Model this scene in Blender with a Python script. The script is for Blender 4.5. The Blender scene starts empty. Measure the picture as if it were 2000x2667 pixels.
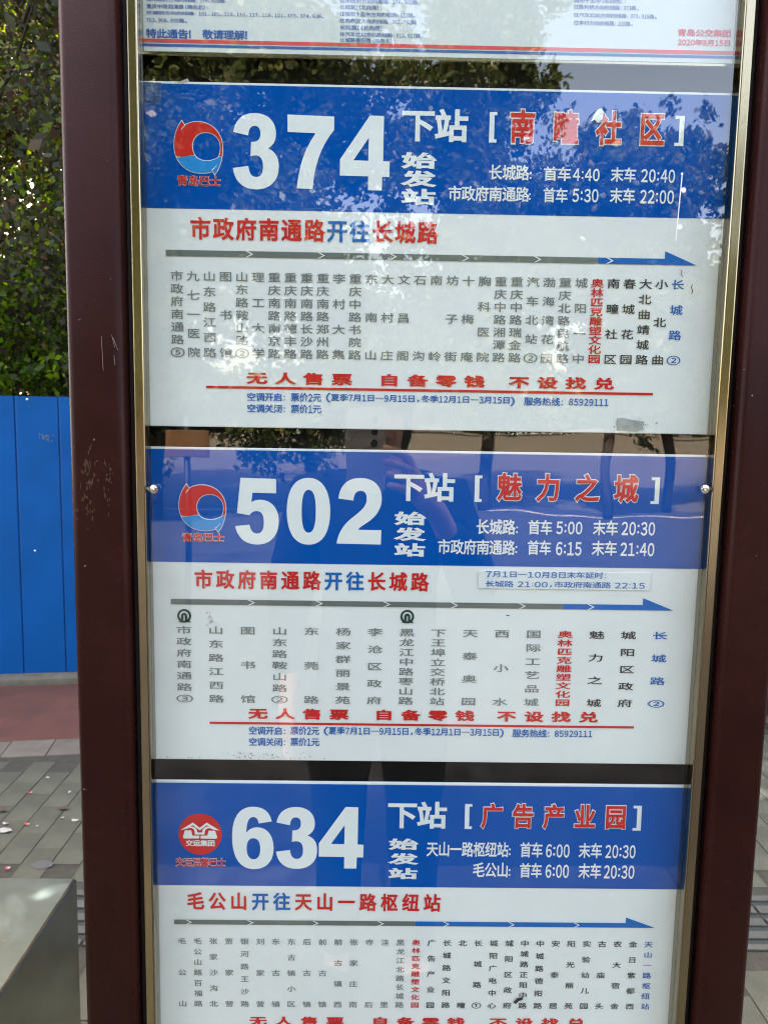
import bpy, math, random
import numpy as np
from mathutils import Vector, Matrix

random.seed(7)
RNG = np.random.default_rng(7)
sc = bpy.context.scene
COL = sc.collection

# ------------------------------------------------------------------ camera, sky, sun, exposure
CAM = np.array([-0.05315, -0.75326, 1.55])
YAW, PITCH, ROLL, FPX = 0.012517, -0.112618, 0.015729, 2050.0
Z0 = 1.55 + 0.304138          # height of the top edge of the first route board


def cam_axes():
    cy, sy, cp, sp = math.cos(YAW), math.sin(YAW), math.cos(PITCH), math.sin(PITCH)
    cr, sr = math.cos(ROLL), math.sin(ROLL)
    f = np.array([sy * cp, cy * cp, sp])
    r = np.array([cy, -sy, 0.0])
    u = np.cross(r, f)
    return r * cr + u * sr, -r * sr + u * cr, f


CR, CU, CF = cam_axes()
cd = bpy.data.cameras.new('camera')
cam = bpy.data.objects.new('camera', cd)
COL.objects.link(cam)
cam.matrix_world = Matrix(((CR[0], CU[0], -CF[0], CAM[0]), (CR[1], CU[1], -CF[1], CAM[1]),
                           (CR[2], CU[2], -CF[2], CAM[2]), (0, 0, 0, 1)))
cd.sensor_fit = 'VERTICAL'
cd.sensor_height = 36.0
cd.sensor_width = 27.0
cd.lens = 36.0 * FPX / 2667.0
cd.clip_start = 0.01
cd.clip_end = 2000
cd.dof.use_dof = True
cd.dof.focus_distance = 0.76
cd.dof.aperture_fstop = 20
sc.camera = cam
sc.cycles.filter_width = 1.1

SUN_EL, SUN_AZ = math.radians(47), math.radians(-14)     # azimuth measured from +Y (behind the sign) towards +X
world = bpy.data.worlds.new('World')
sc.world = world
world.use_nodes = True
wn = world.node_tree
bg = wn.nodes['Background']
sky = wn.nodes.new('ShaderNodeTexSky')
sky.sky_type = 'NISHITA'
sky.sun_disc = False
sky.sun_elevation = SUN_EL
sky.sun_rotation = SUN_AZ
sky.air_density = 1.0
sky.dust_density = 4.0
sky.ozone_density = 1.0
tint = wn.nodes.new('ShaderNodeMix')      # a hazy, slightly milky autumn sky
tint.data_type = 'RGBA'
tint.blend_type = 'MULTIPLY'
tint.inputs['Factor'].default_value = 1
tint.inputs['B'].default_value = (1.32, 1.03, 0.80, 1)
wn.links.new(sky.outputs[0], tint.inputs['A'])
wn.links.new(tint.outputs['Result'], bg.inputs[0])
bg.inputs[1].default_value = 0.13
sl = bpy.data.lights.new('sun', 'SUN')
sl.energy = 4.0
sl.angle = math.radians(0.53)
sl.color = (1.0, 0.93, 0.84)
sun = bpy.data.objects.new('sun', sl)
COL.objects.link(sun)
sd = Vector((math.sin(SUN_AZ) * math.cos(SUN_EL), math.cos(SUN_AZ) * math.cos(SUN_EL), math.sin(SUN_EL)))
sun.rotation_euler = sd.to_track_quat('Z', 'Y').to_euler()
sc.view_settings.view_transform = 'Standard'
sc.view_settings.look = 'None'
sc.view_settings.gamma = 1
sc.view_settings.use_curve_mapping = False
sc.view_settings.exposure = 3.76


# ------------------------------------------------------------------ helpers
def ray(px, py):
    d = CF + CR * (px - 1000) / FPX + CU * (1333.5 - py) / FPX
    return d


def at(px, py, Y=0.0):
    """x, z on the vertical plane y=Y of a point measured in the photograph"""
    d = ray(px, py)
    q = CAM + d * ((Y - CAM[1]) / d[1])
    return q[0], q[2]


def gnd(px, py, z=0.0):
    d = ray(px, py)
    q = CAM + d * ((z - CAM[2]) / d[2])
    return q[0], q[1]


def thing(name, label, cat, loc=(0, 0, 0), group=None, rz=0.0):
    o = bpy.data.objects.new(name, None)
    COL.objects.link(o)
    o.location = loc
    o.rotation_euler = (0, 0, rz)
    o.empty_display_size = 0.1
    o['label'] = label
    o['category'] = cat
    if group:
        o['group'] = group
    return o


def origin(o):
    v = Vector((0, 0, 0))
    while o is not None:
        v += o.location
        o = o.parent
    return v


def make(name, verts, faces, mat, parent=None, kind=None, label=None, smooth=False, cat=None, group=None,
         local=False, matidx=None):
    """verts in world coordinates (or the parent's, if local)"""
    me = bpy.data.meshes.new(name)
    v = np.asarray(verts, dtype=float)
    if parent is not None and not local:
        v = v - np.array(origin(parent))
    me.from_pydata(v.tolist(), [], faces)
    for m in (mat if isinstance(mat, (list, tuple)) else [mat]):
        me.materials.append(m)
    if matidx is not None:
        me.polygons.foreach_set('material_index', matidx)
    if smooth:
        me.polygons.foreach_set('use_smooth', [True] * len(me.polygons))
    me.update()
    o = bpy.data.objects.new(name, me)
    COL.objects.link(o)
    if parent is not None:
        o.parent = parent
    if kind:
        o['kind'] = kind
    if label:
        o['label'] = label
    if cat:
        o['category'] = cat
    if group:
        o['group'] = group
    return o


class MB:
    def __init__(s):
        s.v = []
        s.f = []

    def add(s, v, f):
        n = len(s.v)
        s.v += [tuple(p) for p in v]
        s.f += [tuple(i + n for i in q) for q in f]
        return s

    def box(s, x0, x1, y0, y1, z0, z1, bev=0.0):
        if bev <= 0:
            v = [(x0, y0, z0), (x1, y0, z0), (x1, y1, z0), (x0, y1, z0), (x0, y0, z1), (x1, y0, z1), (x1, y1, z1), (x0, y1, z1)]
            f = [(0, 3, 2, 1), (4, 5, 6, 7), (0, 1, 5, 4), (1, 2, 6, 5), (2, 3, 7, 6), (3, 0, 4, 7)]
            return s.add(v, f)
        b = bev
        rings = []
        for z, i in ((z0, b), (z0 + b, 0), (z1 - b, 0), (z1, b)):
            rings.append([(x0 + i, y0 + i, z), (x1 - i, y0 + i, z), (x1 - i, y1 - i, z), (x0 + i, y1 - i, z)])
        v = [p for r in rings for p in r]
        f = [(3, 2, 1, 0), (12, 13, 14, 15)]
        for k in range(3):
            for i in range(4):
                j = (i + 1) % 4
                f.append((k * 4 + i, k * 4 + j, k * 4 + 4 + j, k * 4 + 4 + i))
        return s.add(v, f)

    def prism_x(s, prof, x0, x1):   # profile in (y, z)
        n = len(prof)
        v = [(x0, a, b) for a, b in prof] + [(x1, a, b) for a, b in prof]
        f = [tuple(range(n - 1, -1, -1)), tuple(range(n, 2 * n))]
        f += [(i, (i + 1) % n, n + (i + 1) % n, n + i) for i in range(n)]
        return s.add(v, f)

    def prism_z(s, prof, z0, z1):   # profile in (x, y)
        n = len(prof)
        v = [(a, b, z0) for a, b in prof] + [(a, b, z1) for a, b in prof]
        f = [tuple(range(n - 1, -1, -1)), tuple(range(n, 2 * n))]
        f += [(i, (i + 1) % n, n + (i + 1) % n, n + i) for i in range(n)]
        return s.add(v, f)

    def tube(s, pts, rad, n=8, cap=True):
        pts = [Vector(p) for p in pts]
        base = len(s.v)
        for i, p in enumerate(pts):
            d = (pts[min(i + 1, len(pts) - 1)] - pts[max(i - 1, 0)]).normalized()
            a = d.cross(Vector((0.31, 0.17, 0.93)))
            if a.length < 1e-3:
                a = d.cross(Vector((1, 0, 0)))
            a.normalize()
            b = d.cross(a)
            r = rad[i] if hasattr(rad, '__len__') else rad
            for k in range(n):
                t = 2 * math.pi * k / n
                s.v.append(tuple(p + a * (r * math.cos(t)) + b * (r * math.sin(t))))
        for i in range(len(pts) - 1):
            for k in range(n):
                k2 = (k + 1) % n
                q = base + i * n
                s.f.append((q + k, q + k2, q + n + k2, q + n + k))
        if cap:
            s.f.append(tuple(base + k for k in range(n - 1, -1, -1)))
            s.f.append(tuple(base + (len(pts) - 1) * n + k for k in range(n)))
        return s

    def build(s, name, mat, parent=None, **kw):
        return make(name, s.v, s.f, mat, parent, **kw)


def rounded(x0, x1, y0, y1, r, n=5):
    out = []
    for cx, cy, a0 in ((x1 - r, y0 + r, -90), (x1 - r, y1 - r, 0), (x0 + r, y1 - r, 90), (x0 + r, y0 + r, 180)):
        for i in range(n + 1):
            a = math.radians(a0 + 90 * i / n)
            out.append((cx + r * math.cos(a), cy + r * math.sin(a)))
    return out


# ------------------------------------------------------------------ materials
def mat(name, col, rough=0.5, metal=0.0, spec=0.5, var=0.0, vscale=8.0, bump=0.0, bscale=60.0, coat=0.0, aniso=0.0,
        stretch=None, col2=None, speck=None, objvar=0.0):
    m = bpy.data.materials.new(name)
    m.use_nodes = True
    nt = m.node_tree
    p = nt.nodes['Principled BSDF']
    p.inputs['Base Color'].default_value = (*col, 1)
    p.inputs['Roughness'].default_value = rough
    p.inputs['Metallic'].default_value = metal
    p.inputs['Specular IOR Level'].default_value = spec
    p.inputs['Coat Weight'].default_value = coat
    p.inputs['Coat Roughness'].default_value = 0.08
    if aniso:
        p.inputs['Anisotropic'].default_value = aniso
    tc = nt.nodes.new('ShaderNodeTexCoord')
    mp = nt.nodes.new('ShaderNodeMapping')
    nt.links.new(tc.outputs['Object'], mp.inputs[0])
    if stretch:
        mp.inputs['Scale'].default_value = stretch
    if var > 0:
        n = nt.nodes.new('ShaderNodeTexNoise')
        n.inputs['Scale'].default_value = vscale
        n.inputs['Detail'].default_value = 8
        n.inputs['Roughness'].default_value = 0.62
        nt.links.new(mp.outputs[0], n.inputs['Vector'])
        r = nt.nodes.new('ShaderNodeValToRGB')
        r.color_ramp.elements[0].position = 0.3
        r.color_ramp.elements[1].position = 0.7
        c2 = col2 or tuple(c * (1 - var) for c in col)
        r.color_ramp.elements[0].color = (*c2, 1)
        r.color_ramp.elements[1].color = (*[min(1, c * (1 + var * 0.5)) for c in col], 1)
        nt.links.new(n.outputs['Fac'], r.inputs[0])
        out = r.outputs[0]
        if speck:
            n2 = nt.nodes.new('ShaderNodeTexNoise')
            n2.inputs['Scale'].default_value = speck[0]
            n2.inputs['Detail'].default_value = 3
            nt.links.new(mp.outputs[0], n2.inputs['Vector'])
            r2 = nt.nodes.new('ShaderNodeValToRGB')
            r2.color_ramp.elements[0].position = speck[1]
            r2.color_ramp.elements[1].position = speck[1] + 0.03
            nt.links.new(n2.outputs['Fac'], r2.inputs[0])
            mx = nt.nodes.new('ShaderNodeMix')
            mx.data_type = 'RGBA'
            nt.links.new(r2.outputs[0], mx.inputs['Factor'])
            nt.links.new(out, mx.inputs['A'])
            mx.inputs['B'].default_value = (*speck[2], 1)
            out = mx.outputs['Result']
        if objvar:
            oi = nt.nodes.new('ShaderNodeObjectInfo')
            mr = nt.nodes.new('ShaderNodeMapRange')
            mr.inputs['To Min'].default_value = 1 - objvar
            mr.inputs['To Max'].default_value = 1 + objvar
            nt.links.new(oi.outputs['Random'], mr.inputs['Value'])
            vm = nt.nodes.new('ShaderNodeVectorMath')
            vm.operation = 'SCALE'
            nt.links.new(out, vm.inputs[0])
            nt.links.new(mr.outputs[0], vm.inputs['Scale'])
            out = vm.outputs[0]
        nt.links.new(out, p.inputs['Base Color'])
        rr = nt.nodes.new('ShaderNodeMapRange')
        rr.inputs['To Min'].default_value = max(0.02, rough - 0.08)
        rr.inputs['To Max'].default_value = min(1, rough + 0.1)
        nt.links.new(n.outputs['Fac'], rr.inputs['Value'])
        nt.links.new(rr.outputs[0], p.inputs['Roughness'])
    if bump > 0:
        n3 = nt.nodes.new('ShaderNodeTexNoise')
        n3.inputs['Scale'].default_value = bscale
        n3.inputs['Detail'].default_value = 4
        nt.links.new(mp.outputs[0], n3.inputs['Vector'])
        b = nt.nodes.new('ShaderNodeBump')
        b.inputs['Strength'].default_value = 1.0
        b.inputs['Distance'].default_value = bump
        nt.links.new(n3.outputs['Fac'], b.inputs['Height'])
        nt.links.new(b.outputs[0], p.inputs['Normal'])
    return m


def leafmat(name, cols, trans=0.45):
    m = bpy.data.materials.new(name)
    m.use_nodes = True
    nt = m.node_tree
    nt.nodes.remove(nt.nodes['Principled BSDF'])
    g = nt.nodes.new('ShaderNodeNewGeometry')
    r = nt.nodes.new('ShaderNodeValToRGB')
    r.color_ramp.interpolation = 'CONSTANT'
    els = r.color_ramp.elements
    while len(els) < len(cols):
        els.new(0.5)
    pos = 0
    for e, (c, w) in zip(els, cols):
        e.position = pos
        e.color = (*c, 1)
        pos += w
    nt.links.new(g.outputs['Random Per Island'], r.inputs[0])
    d = nt.nodes.new('ShaderNodeBsdfDiffuse')
    t = nt.nodes.new('ShaderNodeBsdfTranslucent')
    gl = nt.nodes.new('ShaderNodeBsdfGlossy')
    gl.inputs['Roughness'].default_value = 0.4
    gl.inputs['Color'].default_value = (1, 1, 1, 1)
    hs = nt.nodes.new('ShaderNodeHueSaturation')
    hs.inputs['Hue'].default_value = 0.49
    hs.inputs['Saturation'].default_value = 1.15
    hs.inputs['Value'].default_value = 2.2
    nt.links.new(r.outputs[0], d.inputs[0])
    nt.links.new(r.outputs[0], hs.inputs['Color'])
    nt.links.new(hs.outputs[0], t.inputs[0])
    a = nt.nodes.new('ShaderNodeMixShader')
    a.inputs[0].default_value = trans
    nt.links.new(d.outputs[0], a.inputs[1])
    nt.links.new(t.outputs[0], a.inputs[2])
    b = nt.nodes.new('ShaderNodeMixShader')
    b.inputs[0].default_value = 0.015
    nt.links.new(a.outputs[0], b.inputs[1])
    nt.links.new(gl.outputs[0], b.inputs[2])
    nt.links.new(b.outputs[0], nt.nodes['Material Output'].inputs[0])
    return m


def glassmat():
    m = bpy.data.materials.new('sheet_glass')
    m.use_nodes = True
    nt = m.node_tree
    nt.nodes.remove(nt.nodes['Principled BSDF'])
    fr = nt.nodes.new('ShaderNodeFresnel')
    fr.inputs['IOR'].default_value = 1.72
    tc = nt.nodes.new('ShaderNodeTexCoord')
    n = nt.nodes.new('ShaderNodeTexNoise')
    n.inputs['Scale'].default_value = 5.0
    n.inputs['Detail'].default_value = 2
    nt.links.new(tc.outputs['Object'], n.inputs['Vector'])
    bp = nt.nodes.new('ShaderNodeBump')
    bp.inputs['Strength'].default_value = 1.0
    bp.inputs['Distance'].default_value = 0.0009
    nt.links.new(n.outputs['Fac'], bp.inputs['Height'])
    g = nt.nodes.new('ShaderNodeNewGeometry')
    inv = nt.nodes.new('ShaderNodeMath')
    inv.operation = 'SUBTRACT'
    inv.inputs[0].default_value = 1
    nt.links.new(g.outputs['Backfacing'], inv.inputs[1])
    mu = nt.nodes.new('ShaderNodeMath')
    mu.operation = 'MULTIPLY'
    nt.links.new(fr.outputs[0], mu.inputs[0])
    nt.links.new(inv.outputs[0], mu.inputs[1])
    tr = nt.nodes.new('ShaderNodeBsdfTransparent')
    tr.inputs[0].default_value = (0.955, 0.975, 0.968, 1)
    gl = nt.nodes.new('ShaderNodeBsdfGlossy')
    gl.inputs['Roughness'].default_value = 0.0
    gl.inputs['Color'].default_value = (1, 1, 1, 1)
    nt.links.new(bp.outputs[0], gl.inputs['Normal'])
    mx = nt.nodes.new('ShaderNodeMixShader')
    nt.links.new(mu.outputs[0], mx.inputs[0])
    nt.links.new(tr.outputs[0], mx.inputs[1])
    nt.links.new(gl.outputs[0], mx.inputs[2])
    # thin film of dust and smears
    n2 = nt.nodes.new('ShaderNodeTexNoise')
    n2.inputs['Scale'].default_value = 14
    n2.inputs['Detail'].default_value = 9
    n2.inputs['Roughness'].default_value = 0.7
    mp = nt.nodes.new('ShaderNodeMapping')
    mp.inputs['Scale'].default_value = (1, 1, 0.35)
    nt.links.new(tc.outputs['Object'], mp.inputs[0])
    nt.links.new(mp.outputs[0], n2.inputs['Vector'])
    r2 = nt.nodes.new('ShaderNodeMapRange')
    r2.inputs['From Min'].default_value = 0.5
    r2.inputs['From Max'].default_value = 0.8
    r2.inputs['To Min'].default_value = 0.0
    r2.inputs['To Max'].default_value = 0.009
    nt.links.new(n2.outputs['Fac'], r2.inputs['Value'])
    df = nt.nodes.new('ShaderNodeBsdfDiffuse')
    df.inputs[0].default_value = (0.6, 0.58, 0.53, 1)
    m2 = nt.nodes.new('ShaderNodeMixShader')
    nt.links.new(r2.outputs[0], m2.inputs[0])
    nt.links.new(mx.outputs[0], m2.inputs[1])
    nt.links.new(df.outputs[0], m2.inputs[2])
    nt.links.new(m2.outputs[0], nt.nodes['Material Output'].inputs[0])
    return m


M = {}
M['brown'] = mat('dark_brown_paint', (0.027, 0.0080, 0.0068), 0.26, spec=0.07, var=0.35, vscale=6, bump=0.00022, bscale=700, speck=(170, 0.735, (0.30, 0.24, 0.20)))
M['brown_patch'] = mat('brown_blotch', (0.060, 0.022, 0.008), 0.5, var=0.6, vscale=120, bump=0.0006, bscale=300)
M['scratch_and_glint'] = mat('scratch_grey', (0.22, 0.17, 0.16), 0.6)
M['steel'] = mat('brushed_steel', (0.31, 0.265, 0.18), 0.17, metal=1.0, var=0.14, vscale=14, stretch=(1, 1, 0.25), bump=0.00004, bscale=900)
M['bench'] = mat('bench_steel', (0.30, 0.31, 0.265), 0.22, metal=1.0, var=0.3, vscale=5, bump=0.0003, bscale=60, speck=(150, 0.72, (0.55, 0.55, 0.5)))
M['bench_sky_top'] = mat('bench_seat_sky_tint', (0.17, 0.225, 0.22), 0.34, metal=0.85, var=0.3, vscale=5, bump=0.0002, bscale=60, speck=(150, 0.72, (0.45, 0.5, 0.48)))  # seat steel tinted bluish to imitate the sky reflected in it
M['bright'] = mat('screw_metal', (0.7, 0.68, 0.62), 0.25, metal=1.0)
M['black'] = mat('black_backboard', (0.0045, 0.0042, 0.0035), 0.6, spec=0.1, var=0.4, vscale=20)
M['gasket'] = mat('dark_gasket', (0.02, 0.012, 0.012), 0.6)
M['seal'] = mat('grey_inner_channel', (0.20, 0.19, 0.17), 0.45, metal=0.4, var=0.3, vscale=30)
M['sheet'] = mat('white_plastic_sheet', (0.77, 0.785, 0.785), 0.34, spec=0.2, var=0.10, vscale=2.2)
M['paper'] = mat('notice_paper', (0.66, 0.70, 0.70), 0.5, var=0.05, vscale=4)
M['blue'] = mat('printed_blue', (0.0005, 0.080, 0.385), 0.5, spec=0.0, var=0.06, vscale=4)
M['tblue'] = mat('letter_blue', (0.003, 0.12, 0.44), 0.4, spec=0.2)
M['nblue'] = mat('notice_blue', (0.030, 0.11, 0.38), 0.5)
M['white'] = mat('letter_white', (0.76, 0.79, 0.79), 0.35)
M['red'] = mat('letter_red', (0.58, 0.018, 0.016), 0.4, spec=0.2)
M['nred'] = mat('notice_red', (0.68, 0.06, 0.06), 0.5)
M['grey'] = mat('letter_grey', (0.19, 0.205, 0.20), 0.45, spec=0.2)
M['bar'] = mat('bar_grey', (0.125, 0.145, 0.135), 0.4)
M['ink'] = mat('letter_black', (0.022, 0.022, 0.024), 0.4)
M['cyan'] = mat('emblem_cyan', (0.005, 0.24, 0.62), 0.35)
M['green'] = mat('metro_green', (0.006, 0.040, 0.030), 0.4)
M['sticker'] = mat('sticker_paper', (0.70, 0.735, 0.75), 0.5)
M['smudge'] = mat('tape_residue', (0.40, 0.41, 0.40), 0.8, var=0.35, vscale=90)
M['tape'] = mat('old_tape', (0.035, 0.10, 0.30), 0.25, var=0.6, vscale=200, bump=0.001, bscale=260)
M['hoard'] = mat('blue_sheet_steel', (0.001, 0.074, 0.28), 0.4, spec=0.2, var=0.18, vscale=3, bump=0.0012, bscale=4, speck=(60, 0.74, (0.05, 0.14, 0.33)))
M['concrete'] = mat('kerb_concrete', (0.115, 0.105, 0.08), 0.9, var=0.35, vscale=14, bump=0.002, bscale=120)
M['kerbpale'] = mat('pale_kerb_stone', (0.135, 0.12, 0.09), 0.9, objvar=0.15, var=0.3, vscale=9, bump=0.001, bscale=160)
M['redpath'] = mat('red_path_asphalt', (0.102, 0.038, 0.025), 0.9, var=0.3, vscale=5, bump=0.002, bscale=300)
M['paver'] = mat('grey_paver', (0.084, 0.087, 0.061), 0.85, spec=0.3, var=0.35, vscale=5, objvar=0.045, bump=0.001, bscale=200, speck=(90, 0.72, (0.15, 0.14, 0.12)))
M['joint'] = mat('paving_joint', (0.044, 0.042, 0.028), 0.95, var=0.4, vscale=30)
M['tactile'] = mat('grooved_slab', (0.078, 0.082, 0.068), 0.85, var=0.3, vscale=9)
M['tgroove'] = mat('groove_dark', (0.028, 0.034, 0.030), 0.95)  # darker grey-green between the raised bars
M['soil'] = mat('soil', (0.055, 0.042, 0.028), 0.95, var=0.5, vscale=3, bump=0.02, bscale=12)
M['asphalt'] = mat('dark_asphalt', (0.03, 0.03, 0.028), 0.9, var=0.25, vscale=2, bump=0.002, bscale=200)
M['road'] = mat('pale_square', (0.085, 0.075, 0.058), 0.9, var=0.25, vscale=2, bump=0.002, bscale=120)
M['line'] = mat('road_paint', (0.72, 0.70, 0.64), 0.8, var=0.2, vscale=10)
M['bark'] = mat('bark', (0.055, 0.040, 0.030), 0.9, var=0.5, vscale=20, bump=0.01, bscale=40, stretch=(1, 1, 0.3))
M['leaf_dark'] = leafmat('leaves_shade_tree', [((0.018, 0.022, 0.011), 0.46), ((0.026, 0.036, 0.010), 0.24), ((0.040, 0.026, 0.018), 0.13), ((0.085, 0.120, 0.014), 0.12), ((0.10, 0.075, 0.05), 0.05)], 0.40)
M['leaf_low'] = leafmat('leaves_sunlit_shrub', [((0.070, 0.150, 0.010), 0.45), ((0.120, 0.200, 0.014), 0.3), ((0.030, 0.050, 0.012), 0.25)], 0.55)  # greens raised to stand in for sun shining through the leaves
M['leaf_street'] = leafmat('leaves_street_tree', [((0.045, 0.065, 0.020), 0.45), ((0.065, 0.080, 0.022), 0.3), ((0.10, 0.09, 0.03), 0.15), ((0.035, 0.05, 0.022), 0.1)], 0.3)
M['skin'] = mat('skin', (0.72, 0.42, 0.32), 0.5, var=0.08, vscale=12)
M['lip'] = mat('lip', (0.42, 0.17, 0.13), 0.45)
M['jacket'] = mat('navy_jacket', (0.012, 0.014, 0.024), 0.75, var=0.3, vscale=20, bump=0.004, bscale=14)
M['trousers'] = mat('dark_trousers', (0.025, 0.028, 0.035), 0.8, var=0.3, vscale=12, bump=0.004, bscale=10)
M['hair'] = mat('black_hair', (0.010, 0.008, 0.007), 0.45, bump=0.003, bscale=90, stretch=(1, 1, 0.2))
M['shoe'] = mat('dark_shoe', (0.02, 0.02, 0.02), 0.5)
M['phone'] = mat('silver_phone', (0.50, 0.49, 0.47), 0.35, metal=0.2)
M['lens'] = mat('lens_black', (0.01, 0.01, 0.012), 0.08)
M['orange'] = mat('orange_paint', (0.13, 0.058, 0.014), 0.6, var=0.15, vscale=5)
M['cabinet'] = mat('dark_brown_cabinet', (0.022, 0.013, 0.011), 0.5, var=0.2)
M['scrapw'] = mat('white_paper_scrap', (0.34, 0.33, 0.30), 0.8)
M['scrapr'] = mat('red_paper_scrap', (0.42, 0.06, 0.045), 0.8)
M['leafdead'] = mat('dead_leaf', (0.060, 0.042, 0.025), 0.85)
M['scuff'] = mat('scuff_grey', (0.17, 0.21, 0.24), 0.7, var=0.5, vscale=60)
M['stain'] = mat('oil_stain', (0.075, 0.078, 0.070), 0.7)
M['white_mark'] = mat('white_paint_and_glint', (0.85, 0.86, 0.86), 0.5)
GLASS = glassmat()

# ------------------------------------------------------------------ ground
YB = -1.75
G = MB().add([(-400, -400, -0.14), (400, -400, -0.14), (400, YB - 0.15, -0.14), (-400, YB - 0.15, -0.14), (-400, YB - 0.15, -0.012), (400, YB - 0.15, -0.012), (400, 400, -0.012), (-400, 400, -0.012)], [(0, 1, 2, 3), (3, 2, 5, 4), (4, 5, 6, 7)])
G.build('ground', M['soil'], kind='structure')

AK = math.radians(8.0)                       # the path, kerbs and hoarding run 8 degrees off the sign
KU = np.array([math.cos(AK), math.sin(AK)])
KV = np.array([-math.sin(AK), math.cos(AK)])
KO = np.array([-1.55, 2.74])


def kp(u, v, z):
    q = KO + KU * u + KV * v
    return (q[0], q[1], z)


def kbox(mb, u0, u1, v0, v1, z0, z1, bev=0.0):
    t = MB().box(u0, u1, v0, v1, z0, z1, bev)
    mb.add([kp(*p) for p in t.v], t.f)


pav = make('pavement', [(-11, YB, -0.003), (9, YB, -0.003), kp(10.5, 0, -0.003), kp(-9.5, 0, -0.003)], [(0, 1, 2, 3)], M['joint'], kind='structure')
# pavers 100 x 200 mm, joints running away from the sign
PW, PL, GAP = 0.103, 0.206, 0.005
centers = []
for i in range(-86, 87):
    x = i * PW + 0.02
    off = (i % 2) * PL / 2
    for j in range(-9, 22):
        y = j * PL + off
        if YB + PL / 2 < y and (kp(0, 0, 0)[1] + (x - KO[0]) * math.tan(AK)) - PL / 2 - 0.01 > y and not (1.42 - PL / 2 < y < 1.70 + PL / 2):
            centers.append((x, y))


def visible(x, y):
    d = np.array([x, y, 0]) - CAM
    z = d @ CF
    if z < 0.1:
        return -1
    px, py = 1000 + FPX * (d @ CR) / z, 1333.5 - FPX * (d @ CU) / z
    dx = 0 if (px < 260 or px > 1900) else 500
    if py < 1900 or py > 2760:
        return -1e6
    over = max(0, -px - 60, px - 2060)
    return 1e4 - over - dx


centers.sort(key=lambda c: -visible(*c))
pm = bpy.data.meshes.new('paver')
t = MB().box(-PW / 2 + GAP / 2, PW / 2 - GAP / 2, -PL / 2 + 0.0003, PL / 2 - 0.0003, -0.02, 0, 0.0008)
pm.from_pydata(t.v, [], t.f)
pm.materials.append(M['paver'])
rest = MB()
for k, (x, y) in enumerate(centers):
    dz = random.uniform(-0.0012, 0.0012)
    if k < 298:
        o = bpy.data.objects.new('paver', pm)
        o.location = (x, y, dz)
        o.rotation_euler = (random.gauss(0, 0.003), random.gauss(0, 0.003), random.gauss(0, 0.004))
        o.parent = pav
        COL.objects.link(o)
    else:
        rest.add([(a + x, b + y, c + dz) for a, b, c in t.v], t.f)
rest.build('paver_field', M['paver'], pav, kind='stuff')

# grooved slab band across the pavement
band = make('grooved_band', [(-6, 1.42, -0.004), (6, 1.42, -0.004), (6, 1.70, -0.004), (-6, 1.70, -0.004)], [(0, 1, 2, 3)], M['tgroove'], kind='structure')
for i in range(-20, 20):
    mb = MB()
    x0, x1 = i * 0.3 + 0.003, i * 0.3 + 0.297
    mb.box(x0, x1, 1.423, 1.697, -0.02, -0.001)
    for k, (a, b) in enumerate(((1.424, 1.448), (1.476, 1.510), (1.538, 1.574), (1.602, 1.640), (1.668, 1.696))):
        mb.box(x0 + 0.002, x1 - 0.002, a, b, -0.0005, 0.006, 0.0015)
    o = make('grooved_slab', mb.v, mb.f, [M['tgroove'], M['tactile']], band, matidx=[0] * 6 + [1] * (len(mb.f) - 6))

# pale kerb row, red path, kerb under the hoarding
kr = make('kerb', [kp(-9.5, 0, -0.004), kp(9, 0, -0.004), kp(9, 0.19, -0.004), kp(-9.5, 0.19, -0.004)], [(0, 1, 2, 3)], M['joint'], kind='structure')
for i in range(-46, 40):
    mb = MB()
    kbox(mb, i * 0.2 + 0.002, i * 0.2 + 0.198, 0.003, 0.187, -0.03, 0.003 + random.uniform(-0.001, 0.002), 0.002)
    mb.build('kerb_stone', M['kerbpale'], kr)
make('cycle_path', [kp(-9.5, 0.19, 0.001), kp(9, 0.19, 0.001), kp(9, 1.02, 0.001), kp(-9.5, 1.02, 0.001)], [(0, 1, 2, 3)], M['redpath'], kind='structure')
k2 = thing('raised_kerb', 'long row of rounded concrete kerb stones below the blue hoarding', 'kerb', kp(0, 1.02, 0))
for i in range(-9, 8):
    prof = [(1.02, -0.03), (1.165, -0.03), (1.165, 0.05), (1.045, 0.05), (1.030, 0.045), (1.022, 0.035), (1.02, 0.02)]
    mb = MB().prism_x(prof, i + 0.05 - 0.0, i + 1.042)
    mb.v = [kp(a, b, c) for a, b, c in mb.v]
    mb.build('kerb_stone', M['concrete'], k2)

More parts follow.
